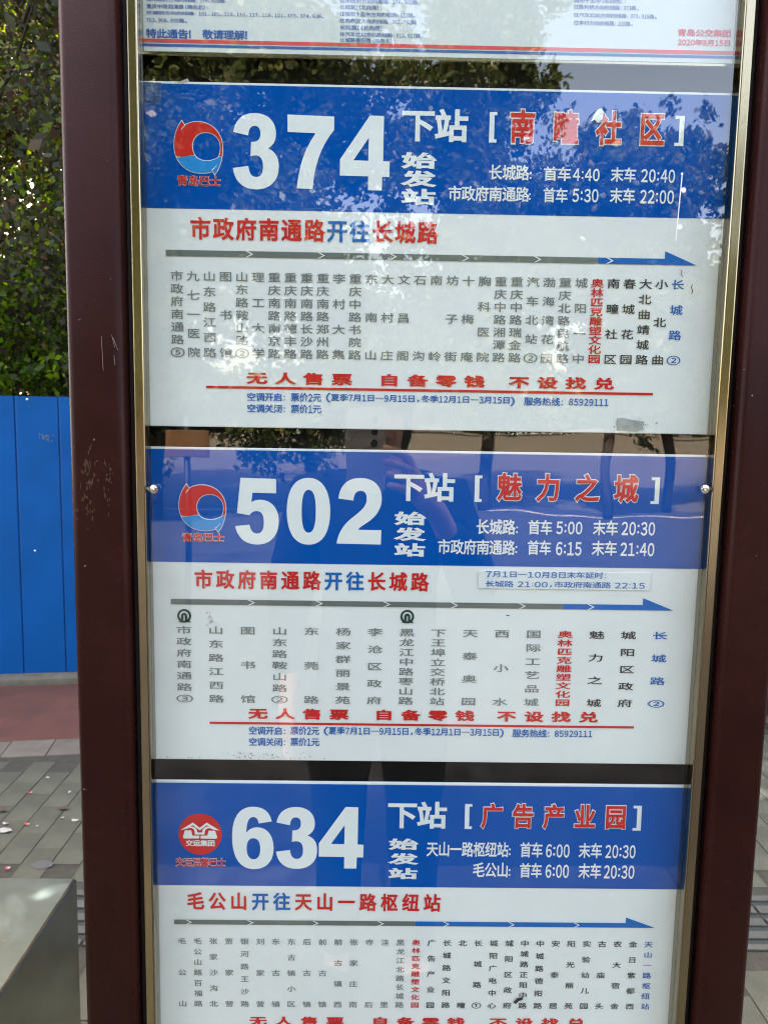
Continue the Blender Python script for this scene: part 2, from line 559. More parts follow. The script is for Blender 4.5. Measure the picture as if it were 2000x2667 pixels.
# ------------------------------------------------------------------ blue hoarding
HB, HT = 0.052, 1.669
hv = 1.105
hd = thing('hoarding', 'blue sheet steel hoarding standing on the kerb in front of the trees', 'fence', kp(0, hv, 0))
u0 = -5.12 - 0.236 * 14
xs, zz = at(71, 1033, 3.9)
for i in range(60):
    a = u0 + i * 0.236
    b = a + 0.236
    mb = MB()
    # profile (u, v): flat sheet with a folded seam groove at its right edge
    pr = [(a, 0), (a + 0.004, -0.007), (a + 0.012, -0.010), (b - 0.012, -0.010), (b - 0.006, -0.008), (b - 0.001, 0.004)]
    vv = [kp(x, hv + y, HB) for x, y in pr] + [kp(x, hv + y, HT) for x, y in pr]
    vv += [kp(x, hv + y + 0.003, HB) for x, y in pr] + [kp(x, hv + y + 0.003, HT) for x, y in pr]
    n = len(pr)
    ff = [(k, k + 1, n + k + 1, n + k) for k in range(n - 1)] + [(2 * n + k + 1, 2 * n + k, 3 * n + k, 3 * n + k + 1) for k in range(n - 1)]
    ff += [(n + k, n + k + 1, 3 * n + k + 1, 3 * n + k) for k in range(n - 1)]
    mb.add(vv, ff)
    pn = mb.build('panel', M['hoard'], hd)
    for (du, z) in ((0.07, HT - 0.018), (0.085, 0.78)) if i % 2 == 0 else ((0.09, HT - 0.022),):
        c = kp(a + du, hv - 0.010, z)
        vs = [(c[0], c[1] - 0.006, c[2])]
        for k in range(8):
            vs.append((c[0] + 0.007 * math.cos(k * .785), c[1] - 0.001, c[2] + 0.007 * math.sin(k * .785)))
        make('rivet', vs, [(0, 1 + k, 1 + (k + 1) % 8) for k in range(8)], M['bright'], pn, smooth=True)
for z in (0.35, 1.45):
    mb = MB()
    kbox(mb, u0, u0 + 60 * 0.236, hv + 0.007, hv + 0.047, z, z + 0.04)
    mb.build('rail', M['bright'], hd)
for i in range(6):
    mb = MB()
    kbox(mb, u0 + 0.4 + i * 2.4, u0 + 0.45 + i * 2.4, hv + 0.05, hv + 0.10, 0.0, HT - 0.05)
    mb.build('post', M['bright'], hd)
# scuffs where a bill was scraped off
mb = MB()
d = ray(120, 1138)
for k in range(26):
    px = 101 + random.random() * 38
    py = 1128 + random.random() * 20 + (px - 101) * 0.02
    tt = (KO + KV * (hv - 0.0115) - CAM[:2]) @ KV
    def onf(px, py):
        d = ray(px, py)
        s = tt / (d[:2] @ KV)
        return tuple(CAM + d * s)
    w, h = random.uniform(.6, 2.4), random.uniform(1.5, 6)
    mb.add([onf(px, py), onf(px + w, py + random.random()), onf(px + w + 1, py + h), onf(px + random.random(), py + h)], [(0, 1, 2, 3)])
mb.v = [(a, b - 0.0002 * (i // 4), c) for i, (a, b, c) in enumerate(mb.v)]
mb.build('scuff_mark', M['scuff'], hd)


# ------------------------------------------------------------------ trees
def leaves(n, pts, spread, size, seed):
    r = np.random.default_rng(seed)
    pts = np.asarray(pts)
    idx = r.integers(0, len(pts), n)
    sub = r.normal(0, 1, (len(pts) * 9, 3)) * spread
    c = pts[idx] + sub[idx * 9 + r.integers(0, 9, n)] + r.normal(0, 1, (n, 3)) * spread * 0.30
    a = r.normal(0, 1, (n, 3))
    a /= np.linalg.norm(a, axis=1)[:, None]
    b = np.cross(a, r.normal(0, 1, (n, 3)))
    b /= np.linalg.norm(b, axis=1)[:, None]
    s = (size * r.uniform(0.6, 1.25, n))[:, None]
    nn = np.cross(a, b)
    v = np.stack([c - a * s * 0.5, c + b * s * 0.30 + nn * s * 0.06, c + a * s * 0.5, c - b * s * 0.30 + nn * s * 0.06], 1).reshape(-1, 3)
    return v


def add_leaves(name, v, mat_, parent):
    n = len(v) // 4
    v = v - np.array(origin(parent))
    me = bpy.data.meshes.new(name)
    me.vertices.add(len(v))
    me.vertices.foreach_set('co', v.astype(np.float32).ravel())
    me.loops.add(n * 4)
    me.loops.foreach_set('vertex_index', np.arange(n * 4, dtype=np.int32))
    me.polygons.add(n)
    me.polygons.foreach_set('loop_start', np.arange(0, n * 4, 4, dtype=np.int32))
    me.materials.append(mat_)
    me.update(calc_edges=True)
    o = bpy.data.objects.new(name, me)
    COL.objects.link(o)
    o.parent = parent
    return o


def tree(label, x, y, h, rad, n, size, seed, lm, z_low, group=None, name='tree', tr=0.12, stems=1, zbias=1.0):
    r = random.Random(seed)
    root = thing(name, label, 'tree', (x, y, 0), group)
    mb = MB()
    tips = []
    for s in range(stems):
        lean = Vector((r.uniform(-.12, .12), r.uniform(-.12, .12), 1)).normalized()
        top = h * 0.86
        pts = [Vector((x, y, -0.1)) + Vector((s * .12, 0, 0))]
        for k in range(1, 8):
            pts.append(Vector((x, y, 0)) + lean * (top * k / 7) + Vector((r.uniform(-.1, .1), r.uniform(-.1, .1), 0)))
        mb.tube(pts, [tr * (1 - 0.11 * k) for k in range(8)], 8)
        nb = 20
        for b in range(nb):
            f = (b + 0.5) / nb
            z = z_low + (h * 0.92 - z_low) * f ** zbias
            k = min(6, int(z / top * 7))
            p0 = pts[k].lerp(pts[k + 1], min(1, max(0, z / top * 7 - k))) if z < top else pts[-1]
            prof = math.sin(math.pi * min(1, 0.22 + 0.72 * f)) ** 0.6
            a = r.uniform(0, 6.28)
            ln = rad * prof * r.uniform(0.75, 1.05)
            dirv = Vector((math.cos(a), math.sin(a), r.uniform(0.05, 0.5)))
            p1 = p0 + dirv * ln * 0.5
            p2 = p0 + dirv * ln + Vector((r.uniform(-.3, .3), r.uniform(-.3, .3), r.uniform(-.2, .3)))
            mb.tube([p0, p1, p2], [tr * 0.34 * (1 - .6 * f), tr * 0.2 * (1 - .5 * f), 0.008], 5, False)
            tips += [tuple(p1), tuple(p2), tuple(p1.lerp(p2, .5)), tuple(p0.lerp(p1, .6))]
            for q in range(3):
                s0 = p0.lerp(p2, r.uniform(.35, .9))
                e = s0 + Vector((r.uniform(-1, 1), r.uniform(-1, 1), r.uniform(-.4, .7))) * rad * 0.34
                mb.tube([s0, e], [0.018, 0.005], 4, False)
                tips.append(tuple(e))
    mb.build('trunk', M['bark'], root, smooth=True)
    add_leaves('crown', leaves(n, tips, rad * (0.24 if lm is M['leaf_street'] else 0.17), size, seed), lm, root)
    return root


G1 = 'trees behind the blue hoarding'
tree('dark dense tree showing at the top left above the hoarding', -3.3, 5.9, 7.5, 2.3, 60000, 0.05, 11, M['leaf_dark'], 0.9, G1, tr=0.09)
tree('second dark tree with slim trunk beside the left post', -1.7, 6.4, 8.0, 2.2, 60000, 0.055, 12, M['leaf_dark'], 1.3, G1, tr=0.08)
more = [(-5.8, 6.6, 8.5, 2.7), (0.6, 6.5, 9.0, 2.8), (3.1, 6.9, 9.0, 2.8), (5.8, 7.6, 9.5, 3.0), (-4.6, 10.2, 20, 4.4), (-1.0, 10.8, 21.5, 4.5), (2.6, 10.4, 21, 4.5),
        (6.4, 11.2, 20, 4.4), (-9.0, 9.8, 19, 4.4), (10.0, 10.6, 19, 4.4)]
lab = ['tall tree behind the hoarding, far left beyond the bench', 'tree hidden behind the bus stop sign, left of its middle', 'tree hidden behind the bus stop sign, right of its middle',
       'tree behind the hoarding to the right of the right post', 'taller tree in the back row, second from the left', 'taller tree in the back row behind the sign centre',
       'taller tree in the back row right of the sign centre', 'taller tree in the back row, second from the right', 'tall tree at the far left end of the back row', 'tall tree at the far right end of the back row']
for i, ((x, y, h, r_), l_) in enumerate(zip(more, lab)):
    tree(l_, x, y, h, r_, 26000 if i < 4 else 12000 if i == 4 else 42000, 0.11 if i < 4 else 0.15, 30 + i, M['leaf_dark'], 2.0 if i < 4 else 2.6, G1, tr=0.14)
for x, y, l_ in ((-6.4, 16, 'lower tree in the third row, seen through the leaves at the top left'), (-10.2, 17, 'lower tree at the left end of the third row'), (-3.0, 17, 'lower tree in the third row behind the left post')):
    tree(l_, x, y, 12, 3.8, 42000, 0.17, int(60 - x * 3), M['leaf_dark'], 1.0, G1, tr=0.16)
# low bright shrubs close behind the hoarding
SHR = [(-2.75, 5.2, 3.3), (-2.0, 5.05, 2.9), (-3.9, 5.3, 2.4), (0.2, 5.4, 2.2), (2.4, 5.6, 2.3), (-5.4, 5.4, 2.4)]
SL = ['bright green shrub above the hoarding at the left edge', 'small green shrub by the left post just above the hoarding', 'green shrub behind the hoarding beyond the left edge',
      'green shrub behind the hoarding and the left half of the sign', 'green shrub behind the hoarding and the right half of the sign', 'green shrub at the far left end of the hoarding']
for i, (x, y, h) in enumerate(SHR):
    root = thing('shrub', SL[i], 'shrub', (x, y, 0), 'shrubs close behind the hoarding')
    r = random.Random(60 + i)
    mb = MB()
    tips = []
    for k in range(16):
        a, e = r.uniform(0, 6.28), r.uniform(.4, 1)
        p = Vector((x + math.cos(a) * .55 * e, y + math.sin(a) * .4 * e, h * r.uniform(.45, 1)))
        mb.tube([(x, y, 0), ((x + p.x) / 2 + .05, (y + p.y) / 2, p.z * .6), tuple(p)], [0.025, 0.014, 0.004], 5, False)
        tips.append(tuple(p))
    mb.build('stem', M['bark'], root)
    add_leaves('foliage', leaves(3600, tips, 0.17, 0.06, 80 + i), M['leaf_low'], root)

# ------------------------------------------------------------------ across the road, seen only in the glass
pz = make('square', [(-120, -60, -0.108), (120, -60, -0.108), (120, -14.9, -0.108), (-120, -14.9, -0.108)], [(0, 1, 2, 3)], M['road'], kind='structure')
mk = make('road', [(-120, -15, 0.0), (120, -15, 0.0), (120, YB - 0.15, 0.0), (-120, YB - 0.15, 0.0)], [(0, 1, 2, 3)], M['asphalt'], kind='structure')
mk.location.z = -0.1
for y0, y1 in ((-14.2, -14.1),):
    o = make('lane_line', [(-80, y0, 0.005), (80, y0, 0.005), (80, y1, 0.005), (-80, y1, 0.005)], [(0, 1, 2, 3)], M['line'], mk, local=True)
kb = thing('street_kerb', 'concrete kerb stones along the road edge behind the photographer', 'kerb', (0, YB, 0))
for i in range(-9, 9):
    MB().box(i, i + 0.99, YB - 0.15, YB - 0.002, -0.14, 0.0, 0.012).build('kerb_stone', M['concrete'], kb)
lw = thing('low_wall', 'low beige wall along the far side of the road', 'wall', (0, -40, 0))
MB().box(-60, 60, -40.3, -40, -0.12, 1.0).build('wall_body', M['kerbpale'], lw)
MB().box(-60, 60, -40.36, -39.94, 1.002, 1.1).build('coping', M['concrete'], lw)
ST = [(-11.5, -14.5, 11.0, 3.4), (-5.6, -13.0, 13.5, 2.5), (-3.75, -12.4, 12.0, 1.5), (-1.1, -13.4, 10.4, 1.7), (2.1, -14.2, 11.4, 1.7), (4.3, -14.0, 6.8, 1.3), (5.9, -15.0, 7.2, 1.1), (8.0, -14.6, 8.2, 1.4), (12, -15, 9.5, 2.8)]
SN = ['first', 'second', 'third', 'fourth', 'fifth', 'sixth', 'seventh', 'eighth', 'ninth']
for i, (x, y, h, r_) in enumerate(ST):
    tree('broad street tree across the road, %s from the left end of the row' % SN[i], x, y, h, r_, 80000 if i in (1, 2) else 60000, 0.15, 200 + i, M['leaf_street'], 1.2 if i < 4 else 2.0, 'street trees across the road', name='street_tree', tr=0.11)

oc = thing('reflection_plate', 'plain orange plate on a grey pole, added behind the photographer for its reflection', 'sign', (-1.42, -5.0, 0))
MB().tube([(-1.42, -5.0, -0.13), (-1.42, -5.0, 1.6)], 0.025, 12).build('pole', M['cabinet'], oc, smooth=True)
MB().box(-1.58, -1.24, -4.966, -4.95, 1.28, 1.50, 0.004).build('orange_plate', M['orange'], oc)  # unseen plate added to give an orange reflection in glass and trim
MB().box(-1.46, -1.38, -5.04, -4.967, 1.35, 1.39, 0.003).build('bracket', M['bright'], oc)

hg = thing('hedge', 'tall clipped hedge behind the low wall across the road', 'hedge', (0, -43, 0))
hr = np.random.default_rng(5)
hp = np.stack([hr.uniform(-45, 45, 2600), hr.uniform(-44, -42, 2600), hr.uniform(0.2, 5.2, 2600)], 1)
hp[:, 2] *= 0.85 + 0.15 * np.sin(hp[:, 0] * 0.7) * np.cos(hp[:, 0] * 0.23)
add_leaves('foliage', leaves(60000, hp, 0.25, 0.42, 9), M['leaf_street'], hg)
hm = MB()
for i in range(60):
    hm.tube([(-45 + i * 1.5, -43, 0), (-45 + i * 1.5, -43, 4.2)], [0.06, 0.02], 5)
hm.build('stem', M['bark'], hg)

# ------------------------------------------------------------------ cabinet right of the sign
cx, cy = 2.02, 3.1
ub = thing('street_cabinet', 'dark brown cabinet on the pavement just beyond the right post', 'cabinet', (cx + .3, cy + .2, 0))
MB().box(cx, cx + .6, cy, cy + .4, 0.05, 1.25, 0.008).build('cabinet_body', M['cabinet'], ub)
MB().box(cx - .02, cx + .62, cy - .02, cy + .42, 1.252, 1.29, 0.006).build('cabinet_roof', M['cabinet'], ub)
MB().box(cx + .02, cx + .58, cy + .02, cy + .38, 0.0, 0.049).build('plinth', M['concrete'], ub)
MB().box(cx + .03, cx + .295, cy - .012, cy - .002, 0.1, 1.2, 0.003).build('door', M['cabinet'], ub)
MB().box(cx + .305, cx + .57, cy - .012, cy - .002, 0.1, 1.2, 0.003).build('door', M['cabinet'], ub)
MB().box(cx + .27, cx + .285, cy - .03, cy - .013, 0.62, 0.74).build('handle', M['bright'], ub)

# ------------------------------------------------------------------ stainless bench
bx, by0, by1, bz = -0.755, 0.50, 1.035, 0.45
bn = thing('bench', 'brushed stainless steel bench with folded end panel left of the sign', 'bench', (bx - .7, .77, 0))
R_ = 0.008
TH = 0.004


def sheet_profile(side):
    out = []
    for i in range(9):
        a = math.radians(90 * i / 8)
        out.append((R_ - R_ * math.sin(a), R_ - R_ * math.cos(a)))   # from top inward(x=R) to side x=0
    return out


def bench_end(sgn, xe, name):
    pr = [(xe - sgn * a, bz - b) for a, b in sheet_profile(1)]      # rounded corner
    pr = pr + [(xe, 0.012)]
    inn = []
    for i in range(8, -1, -1):
        a = math.radians(90 * i / 8)
        rr = R_ - TH
        inn.append((xe - sgn * (R_ - rr * math.sin(a)), bz - (R_ - rr * math.cos(a))))
    pr = pr + [(xe - sgn * TH, 0.012)] + inn
    n = len(pr)
    v = [(a, by0, b) for a, b in pr] + [(a, by1, b) for a, b in pr]
    k = len(pr) // 2
    f = [(i, i + 1, n + i + 1, n + i) for i in range(n - 1)]
    for i in range(k - 1):
        f.append((i, n - 1 - i, n - 2 - i, i + 1))
        f.append((n + i, n + i + 1, 2 * n - 2 - i, 2 * n - 1 - i))
    f = [q for q in f]
    return make(name, v, f, M['bench'], bn)


bench_end(1, bx, 'end_panel')
bench_end(-1, bx - 1.5, 'end_panel')
MB().box(bx - 1.5 + R_, bx - R_, by0, by1, bz - TH, bz).build('seat', M['bench_sky_top'], bn)
MB().box(bx - 1.5 + R_, bx - R_ - .01, by0, by0 + TH, bz - 0.05, bz - TH - .0005).build('front_lip', M['bench'], bn)
MB().box(bx - 1.5 + R_, bx - R_ - .01, by1 - TH, by1, bz - 0.05, bz - TH - .0005).build('back_lip', M['bench'], bn)
for xe, s in ((bx, -1), (bx - 1.5, 1)):
    a, b = sorted((xe - 0.002, xe + s * 0.07))
    MB().box(a, b, by0, by1, 0.004, 0.0115).build('foot_plate', M['bench'], bn)

# ------------------------------------------------------------------ litter
scr = [(80, 2066, 'scrapr', .020, .008, 'red and white paper scrap far out on the pavement left of the post'), (182, 2064, 'scrapw', .012, .009, 'small white paper scrap near the left post, farthest away'),
       (163, 2131, 'scrapw', .016, .009, 'pale paper scrap just left of the widest white scrap'), (196, 2138, 'scrapw', .030, .011, 'widest flat white paper scrap beside the left post'),
       (72, 2148, 'scrapr', .022, .009, 'red-tipped white paper scrap in the middle of the litter'), (98, 2153, 'scrapw', .009, .010, 'tiny round white scrap right of the red-tipped scrap'),
       (15, 2164, 'scrapw', .045, .022, 'crumpled white tissue at the left edge of the photo'), (20, 2263, 'scrapr', .020, .010, 'red paper scrap nearest to the steel bench'),
       (125, 2026, 'scrapw', .016, .007, 'faint white scrap farthest out on the grey pavers'), (15, 2146, 'scrapw', .022, .008, 'thin white scrap just beyond the crumpled tissue')]
for px, py, m_, w, h, l_ in scr:
    x, y = gnd(px, py, 0.003)
    r = random.Random(px)
    n = 9
    w, h = w * .62, h * .55
    vs = [(x, y, 0.006 + h * .25)]
    for k in range(n):
        a = 6.283 * k / n
        q = r.uniform(.7, 1.15)
        vs.append((x + w * q * math.cos(a) * .8, y + h * 1.5 * q * math.sin(a), 0.0035 + r.uniform(0, .006)))
    mm = [M[m_]] + ([M['scrapw']] if m_ == 'scrapr' else [])
    make('paper_scrap', vs, [(0, 1 + k, 1 + (k + 1) % n) for k in range(n)], mm, label=l_, cat='litter', group='litter on the pavement',
         matidx=[1 if (m_ == 'scrapr' and k in (0, 1, 8)) else 0 for k in range(n)])
for px, py, l_ in ((167, 2107, 'curled dark dead leaf beside the left post'), (8, 2112, 'dark dead leaf at the left edge of the photo')):
    x, y = gnd(px, py, 0.003)
    vs = [(x - .022, y, .004), (x - .005, y - .014, .010), (x + .022, y - .002, .005), (x + .002, y + .014, .012), (x, y, .006)]
    make('dead_leaf', vs, [(0, 1, 4), (1, 2, 4), (2, 3, 4), (3, 0, 4)], M['leafdead'], label=l_, cat='leaf', group='dead leaves on the pavement')
x, y = gnd(110, 2251, 0.003)
make('stain', [(x + .038 * math.cos(k * .4488) * (1 + .1 * math.sin(k * 2.1)), y + .028 * math.sin(k * .4488), .0022) for k in range(14)], [tuple(range(14))], M['stain'], pav)

# ------------------------------------------------------------------ the bus stop sign case
SG = thing('bus_stop_sign', 'tall glazed timetable case between two dark brown posts', 'sign', (0, 0, 0))
CT, CB = 2.38, 0.48          # case top and bottom
for s, xa, xb in ((-1, -0.3325, -0.2815), (1, 0.2825, 0.3310)):
    mb = MB().prism_z(rounded(xa, xb, -0.030, 0.045, 0.007), 0.0, 2.62)
    p = mb.build('post', M['brown'], SG)
    p.data.polygons.foreach_set('use_smooth', [len(q.vertices) == 4 for q in p.data.polygons])
    MB().box(xa - .03, xb + .03, -0.07, 0.085, -0.004, 0.008, 0.002).build('base_plate', M['brown'], SG)
MB().box(-0.281, 0.282, -0.028, 0.044, CT + 0.001, CT + 0.13, 0.004).build('head_panel', M['brown'], SG)
MB().box(-0.281, 0.282, -0.028, 0.044, CB - 0.08, CB - 0.001, 0.004).build('sill_panel', M['brown'], SG)
for xa, xb in ((-0.2813, -0.2755), (0.2757, 0.2823)):
    MB().box(xa, xb, -0.010, -0.0008, CB, CT).build('gasket', M['gasket'], SG)
TF = -0.0215
for xa, xb in ((-0.2750, -0.2655), (0.2652, 0.2752)):
    o = MB().prism_z(rounded(xa, xb, TF, -0.0009, 0.0016, 3), CB, CT).build('steel_trim', M['steel'], SG)
for za, zb in ((CT - 0.010, CT - 0.0005), (CB + .0005, CB + 0.010)):
    MB().box(-0.2654, 0.2651, TF + .001, 0.012, za, zb, .001).build('steel_trim', M['steel'], SG)
# inner channels beside the boards
MB().box(-0.2790, -0.2707, -0.0005, 0.0115, CB + .011, CT - .011).build('inner_channel', M['seal'], SG)
MB().box(0.2703, 0.2760, 0.0005, 0.0115, CB + .011, CT - .011).build('inner_channel', M['seal'], SG)
MB().box(-0.2790, 0.2790, 0.0125, 0.020, CB + .011, CT - .011).build('backboard', M['black'], SG)
MB().box(-0.30, 0.30, 0.036, 0.043, CB, CT).build('rear_cover', M['brown'], SG)
gp = MB().box(-0.2652, 0.2649, -0.0135, -0.0100, CB + .0105, CT - .0105).build('glass_pane', GLASS, SG)

# the right post and trim lean in slightly towards the ground
def lean(o):
    for v in o.data.vertices:
        v.co.x += 0.0057 * (v.co.z - 1.923) / 0.98


for o in list(SG.children):
    if o.name.split('.')[0] in ('post', 'steel_trim', 'gasket') and o.data.vertices[0].co.x > 0.2 and o.dimensions.x < 0.1:
        lean(o)
for v in gp.data.vertices:
    if v.co.x > 0:
        v.co.x += 0.0057 * (v.co.z - 1.923) / 0.98
# screws that hold the glass, heads pointing inwards
for s, px in ((-1, 403), (1, 1832)):
    x0, z0 = at(px, 1274, -0.018)
    edge = -0.2660 if s < 0 else 0.2640
    mb = MB()
    yy = -0.0180
    dv = Vector((-s * 0.78, -0.62, 0.05)).normalized()
    c0 = Vector((x0, -0.0205, z0))
    mb.tube([(edge, -0.0165, z0), tuple(c0)], 0.0018, 10)
    pr_ = ((-.0012, .0020), (-.0008, .0044), (0.0006, .0046), (.0018, .0038), (.0026, .0022), (.0028, .0004))
    mb.tube([tuple(c0 + dv * t_) for t_, b in pr_], [b for t_, b in pr_], 16)
    sw = mb.build('screw', M['bright'], SG)
    mb = MB()
    ua = dv.cross(Vector((0, 0, 1))).normalized()
    ub_ = dv.cross(ua)
    for ang in (0.5, 0.5 + math.pi / 2):
        ca, sa = math.cos(ang), math.sin(ang)
        L, W_ = .0022, .0005
        q = [c0 + dv * .0030 + ua * (a * ca - b * sa) + ub_ * (a * sa + b * ca) for a, b in ((L, W_), (-L, W_), (-L, -W_), (L, -W_))]
        mb.add([tuple(p) for p in q] + [tuple(p - dv * .0004) for p in q], [(0, 1, 2, 3), (4, 5, 6, 7)])
    mb.build('cross_slot', M['gasket'], sw)

# speckled brown patches and scratches on the left post
YP = -0.0304


def blotch(px, py, w, h, m_, seed, n=60, name='brown_blotch', parent=SG, Y=YP, long=1.0):
    r = random.Random(seed)
    mb = MB()
    for k in range(n):
        a = px + r.gauss(0, w * .36)
        b = py + r.gauss(0, h * .36)
        s1, s2 = r.uniform(1.2, 4.2), r.uniform(3, 10) * long
        pts = [at(a + s1 * math.cos(t) * r.uniform(.5, 1), b + s2 * math.sin(t) * r.uniform(.5, 1), Y) for t in (0, 1, 2, 3.1, 4.2, 5.2)]
        mb.add([(p[0], Y - k * 2e-6, p[1]) for p in pts], [(0, 1, 2, 3, 4, 5)])
    return mb.build(name, m_, parent)


blotch(226, 1265, 34, 130, M['brown_patch'], 1, 60)
blotch(280, 1260, 18, 110, M['brown_patch'], 2, 22)
for (xa, ya, xb, yb) in ((265, 875, 270, 965), (292, 872, 300, 905), (296, 880, 308, 912), (298, 925, 300, 950)):
    a, b = at(xa, ya, YP), at(xb, yb, YP)
    w = 0.0002
    make('scratch_and_glint', [(a[0] - w, YP - .0002, a[1]), (a[0] + w, YP - .0002, a[1]), (b[0] + w, YP - .0002, b[1]), (b[0] - w, YP - .0002, b[1])], [(0, 1, 2, 3)], M['scratch_and_glint'], SG)
ja, jb = at(1990, 138, YP), at(1990, 142, YP)

# ------------------------------------------------------------------ lettering
_gc = {}
FW = {c: chr(ord(c) + 0xFEE0) for c in '0123456789'}


def curve_mesh(c):
    ob = bpy.data.objects.new('tmp', c)
    COL.objects.link(ob)
    dg = bpy.context.evaluated_depsgraph_get()
    me = bpy.data.meshes.new_from_object(ob.evaluated_get(dg))
    v = np.array([p.co[:] for p in me.vertices])[:, :2] if len(me.vertices) else np.zeros((0, 2))
    f = [tuple(p.vertices) for p in me.polygons]
    bpy.data.objects.remove(ob)
    bpy.data.meshes.remove(me)
    # weld
    key = {}
    mp = []
    vv = []
    for p in v:
        k = (round(p[0], 5), round(p[1], 5))
        if k not in key:
            key[k] = len(vv)
            vv.append(k)
        mp.append(key[k])
    ff = []
    for q in f:
        q = [mp[i] for i in q]
        q = [q[i] for i in range(len(q)) if q[i] != q[i - 1]]
        if len(q) < 3:
            continue
        ar = sum(vv[q[i - 1]][0] * vv[q[i]][1] - vv[q[i]][0] * vv[q[i - 1]][1] for i in range(len(q)))
        if abs(ar) < 1e-9:
            continue
        ff.append(tuple(q) if ar > 0 else tuple(reversed(q)))
    return vv, ff


def ribbons(vv, ff, d):
    """quads running round every outline, making the strokes bolder by d; returns verts with a level index"""
    e = {}
    for q in ff:
        for i in range(len(q)):
            a, b = q[i], q[(i + 1) % len(q)]
            e[(a, b)] = 1
    nxt = {}
    for (a, b) in e:
        if (b, a) not in e:
            nxt.setdefault(a, []).append(b)
    out_v, out_f = [], []
    used = set()
    lvl = 0
    for a0 in list(nxt):
        for b0 in nxt[a0]:
            if (a0, b0) in used:
                continue
            loop = [a0]
            a, b = a0, b0
            while True:
                used.add((a, b))
                if b == a0:
                    break
                loop.append(b)
                c = [x for x in nxt.get(b, []) if (b, x) not in used]
                if not c:
                    break
                a, b = b, c[0]
            # drop tiny edges
            pts = [np.array(vv[i]) for i in loop]
            pp = [p for i, p in enumerate(pts) if np.linalg.norm(p - pts[i - 1]) > 1e-4]
            if len(pp) < 3:
                continue
            n = len(pp)
            lvl += 1
            nor = []
            for i in range(n):
                t = pp[(i + 1) % n] - pp[i]
                t = t / (np.linalg.norm(t) + 1e-12)
                nor.append(np.array([t[1], -t[0]]))
            base = len(out_v)
            for i in range(n):
                m = nor[i - 1] + nor[i]
                L = np.linalg.norm(m)
                if L < 0.2:
                    m = nor[i]
                else:
                    m = m / L
                    m = m / max(0.55, float(m @ nor[i]))
                q = pp[i] + m * d
                out_v.append((pp[i][0], pp[i][1], lvl))
                out_v.append((q[0], q[1], lvl - 0.3))
            for i in range(n):
                j = (i + 1) % n
                out_f.append((base + 2 * i, base + 2 * i + 1, base + 2 * j + 1, base + 2 * j))
    return out_v, out_f


def finish(vv, ff, bold):
    v = [(a, b, 0.0) for a, b in vv]
    f = list(ff)
    if bold > 0:
        rv, rf = ribbons(vv, ff, bold)
        n = len(v)
        v += rv
        f += [tuple(i + n for i in q) for q in rf]
    return np.array(v), f


def glyph(ch, bold=0.0, res=3):
    k = (ch, bold, res)
    if k in _gc:
        return _gc[k]
    c = bpy.data.curves.new('g', 'FONT')
    c.body = ch
    c.resolution_u = res
    vv, ff = curve_mesh(c)
    bpy.data.curves.remove(c)
    _gc[k] = finish(vv, ff, bold) if len(vv) else (np.zeros((0, 3)), [])
    return _gc[k]


_em = glyph('国', 0.0)[0]
EMC = ((_em[:, 0].min() + _em[:, 0].max()) / 2, (_em[:, 1].min() + _em[:, 1].max()) / 2)
LV = 2.2e-5


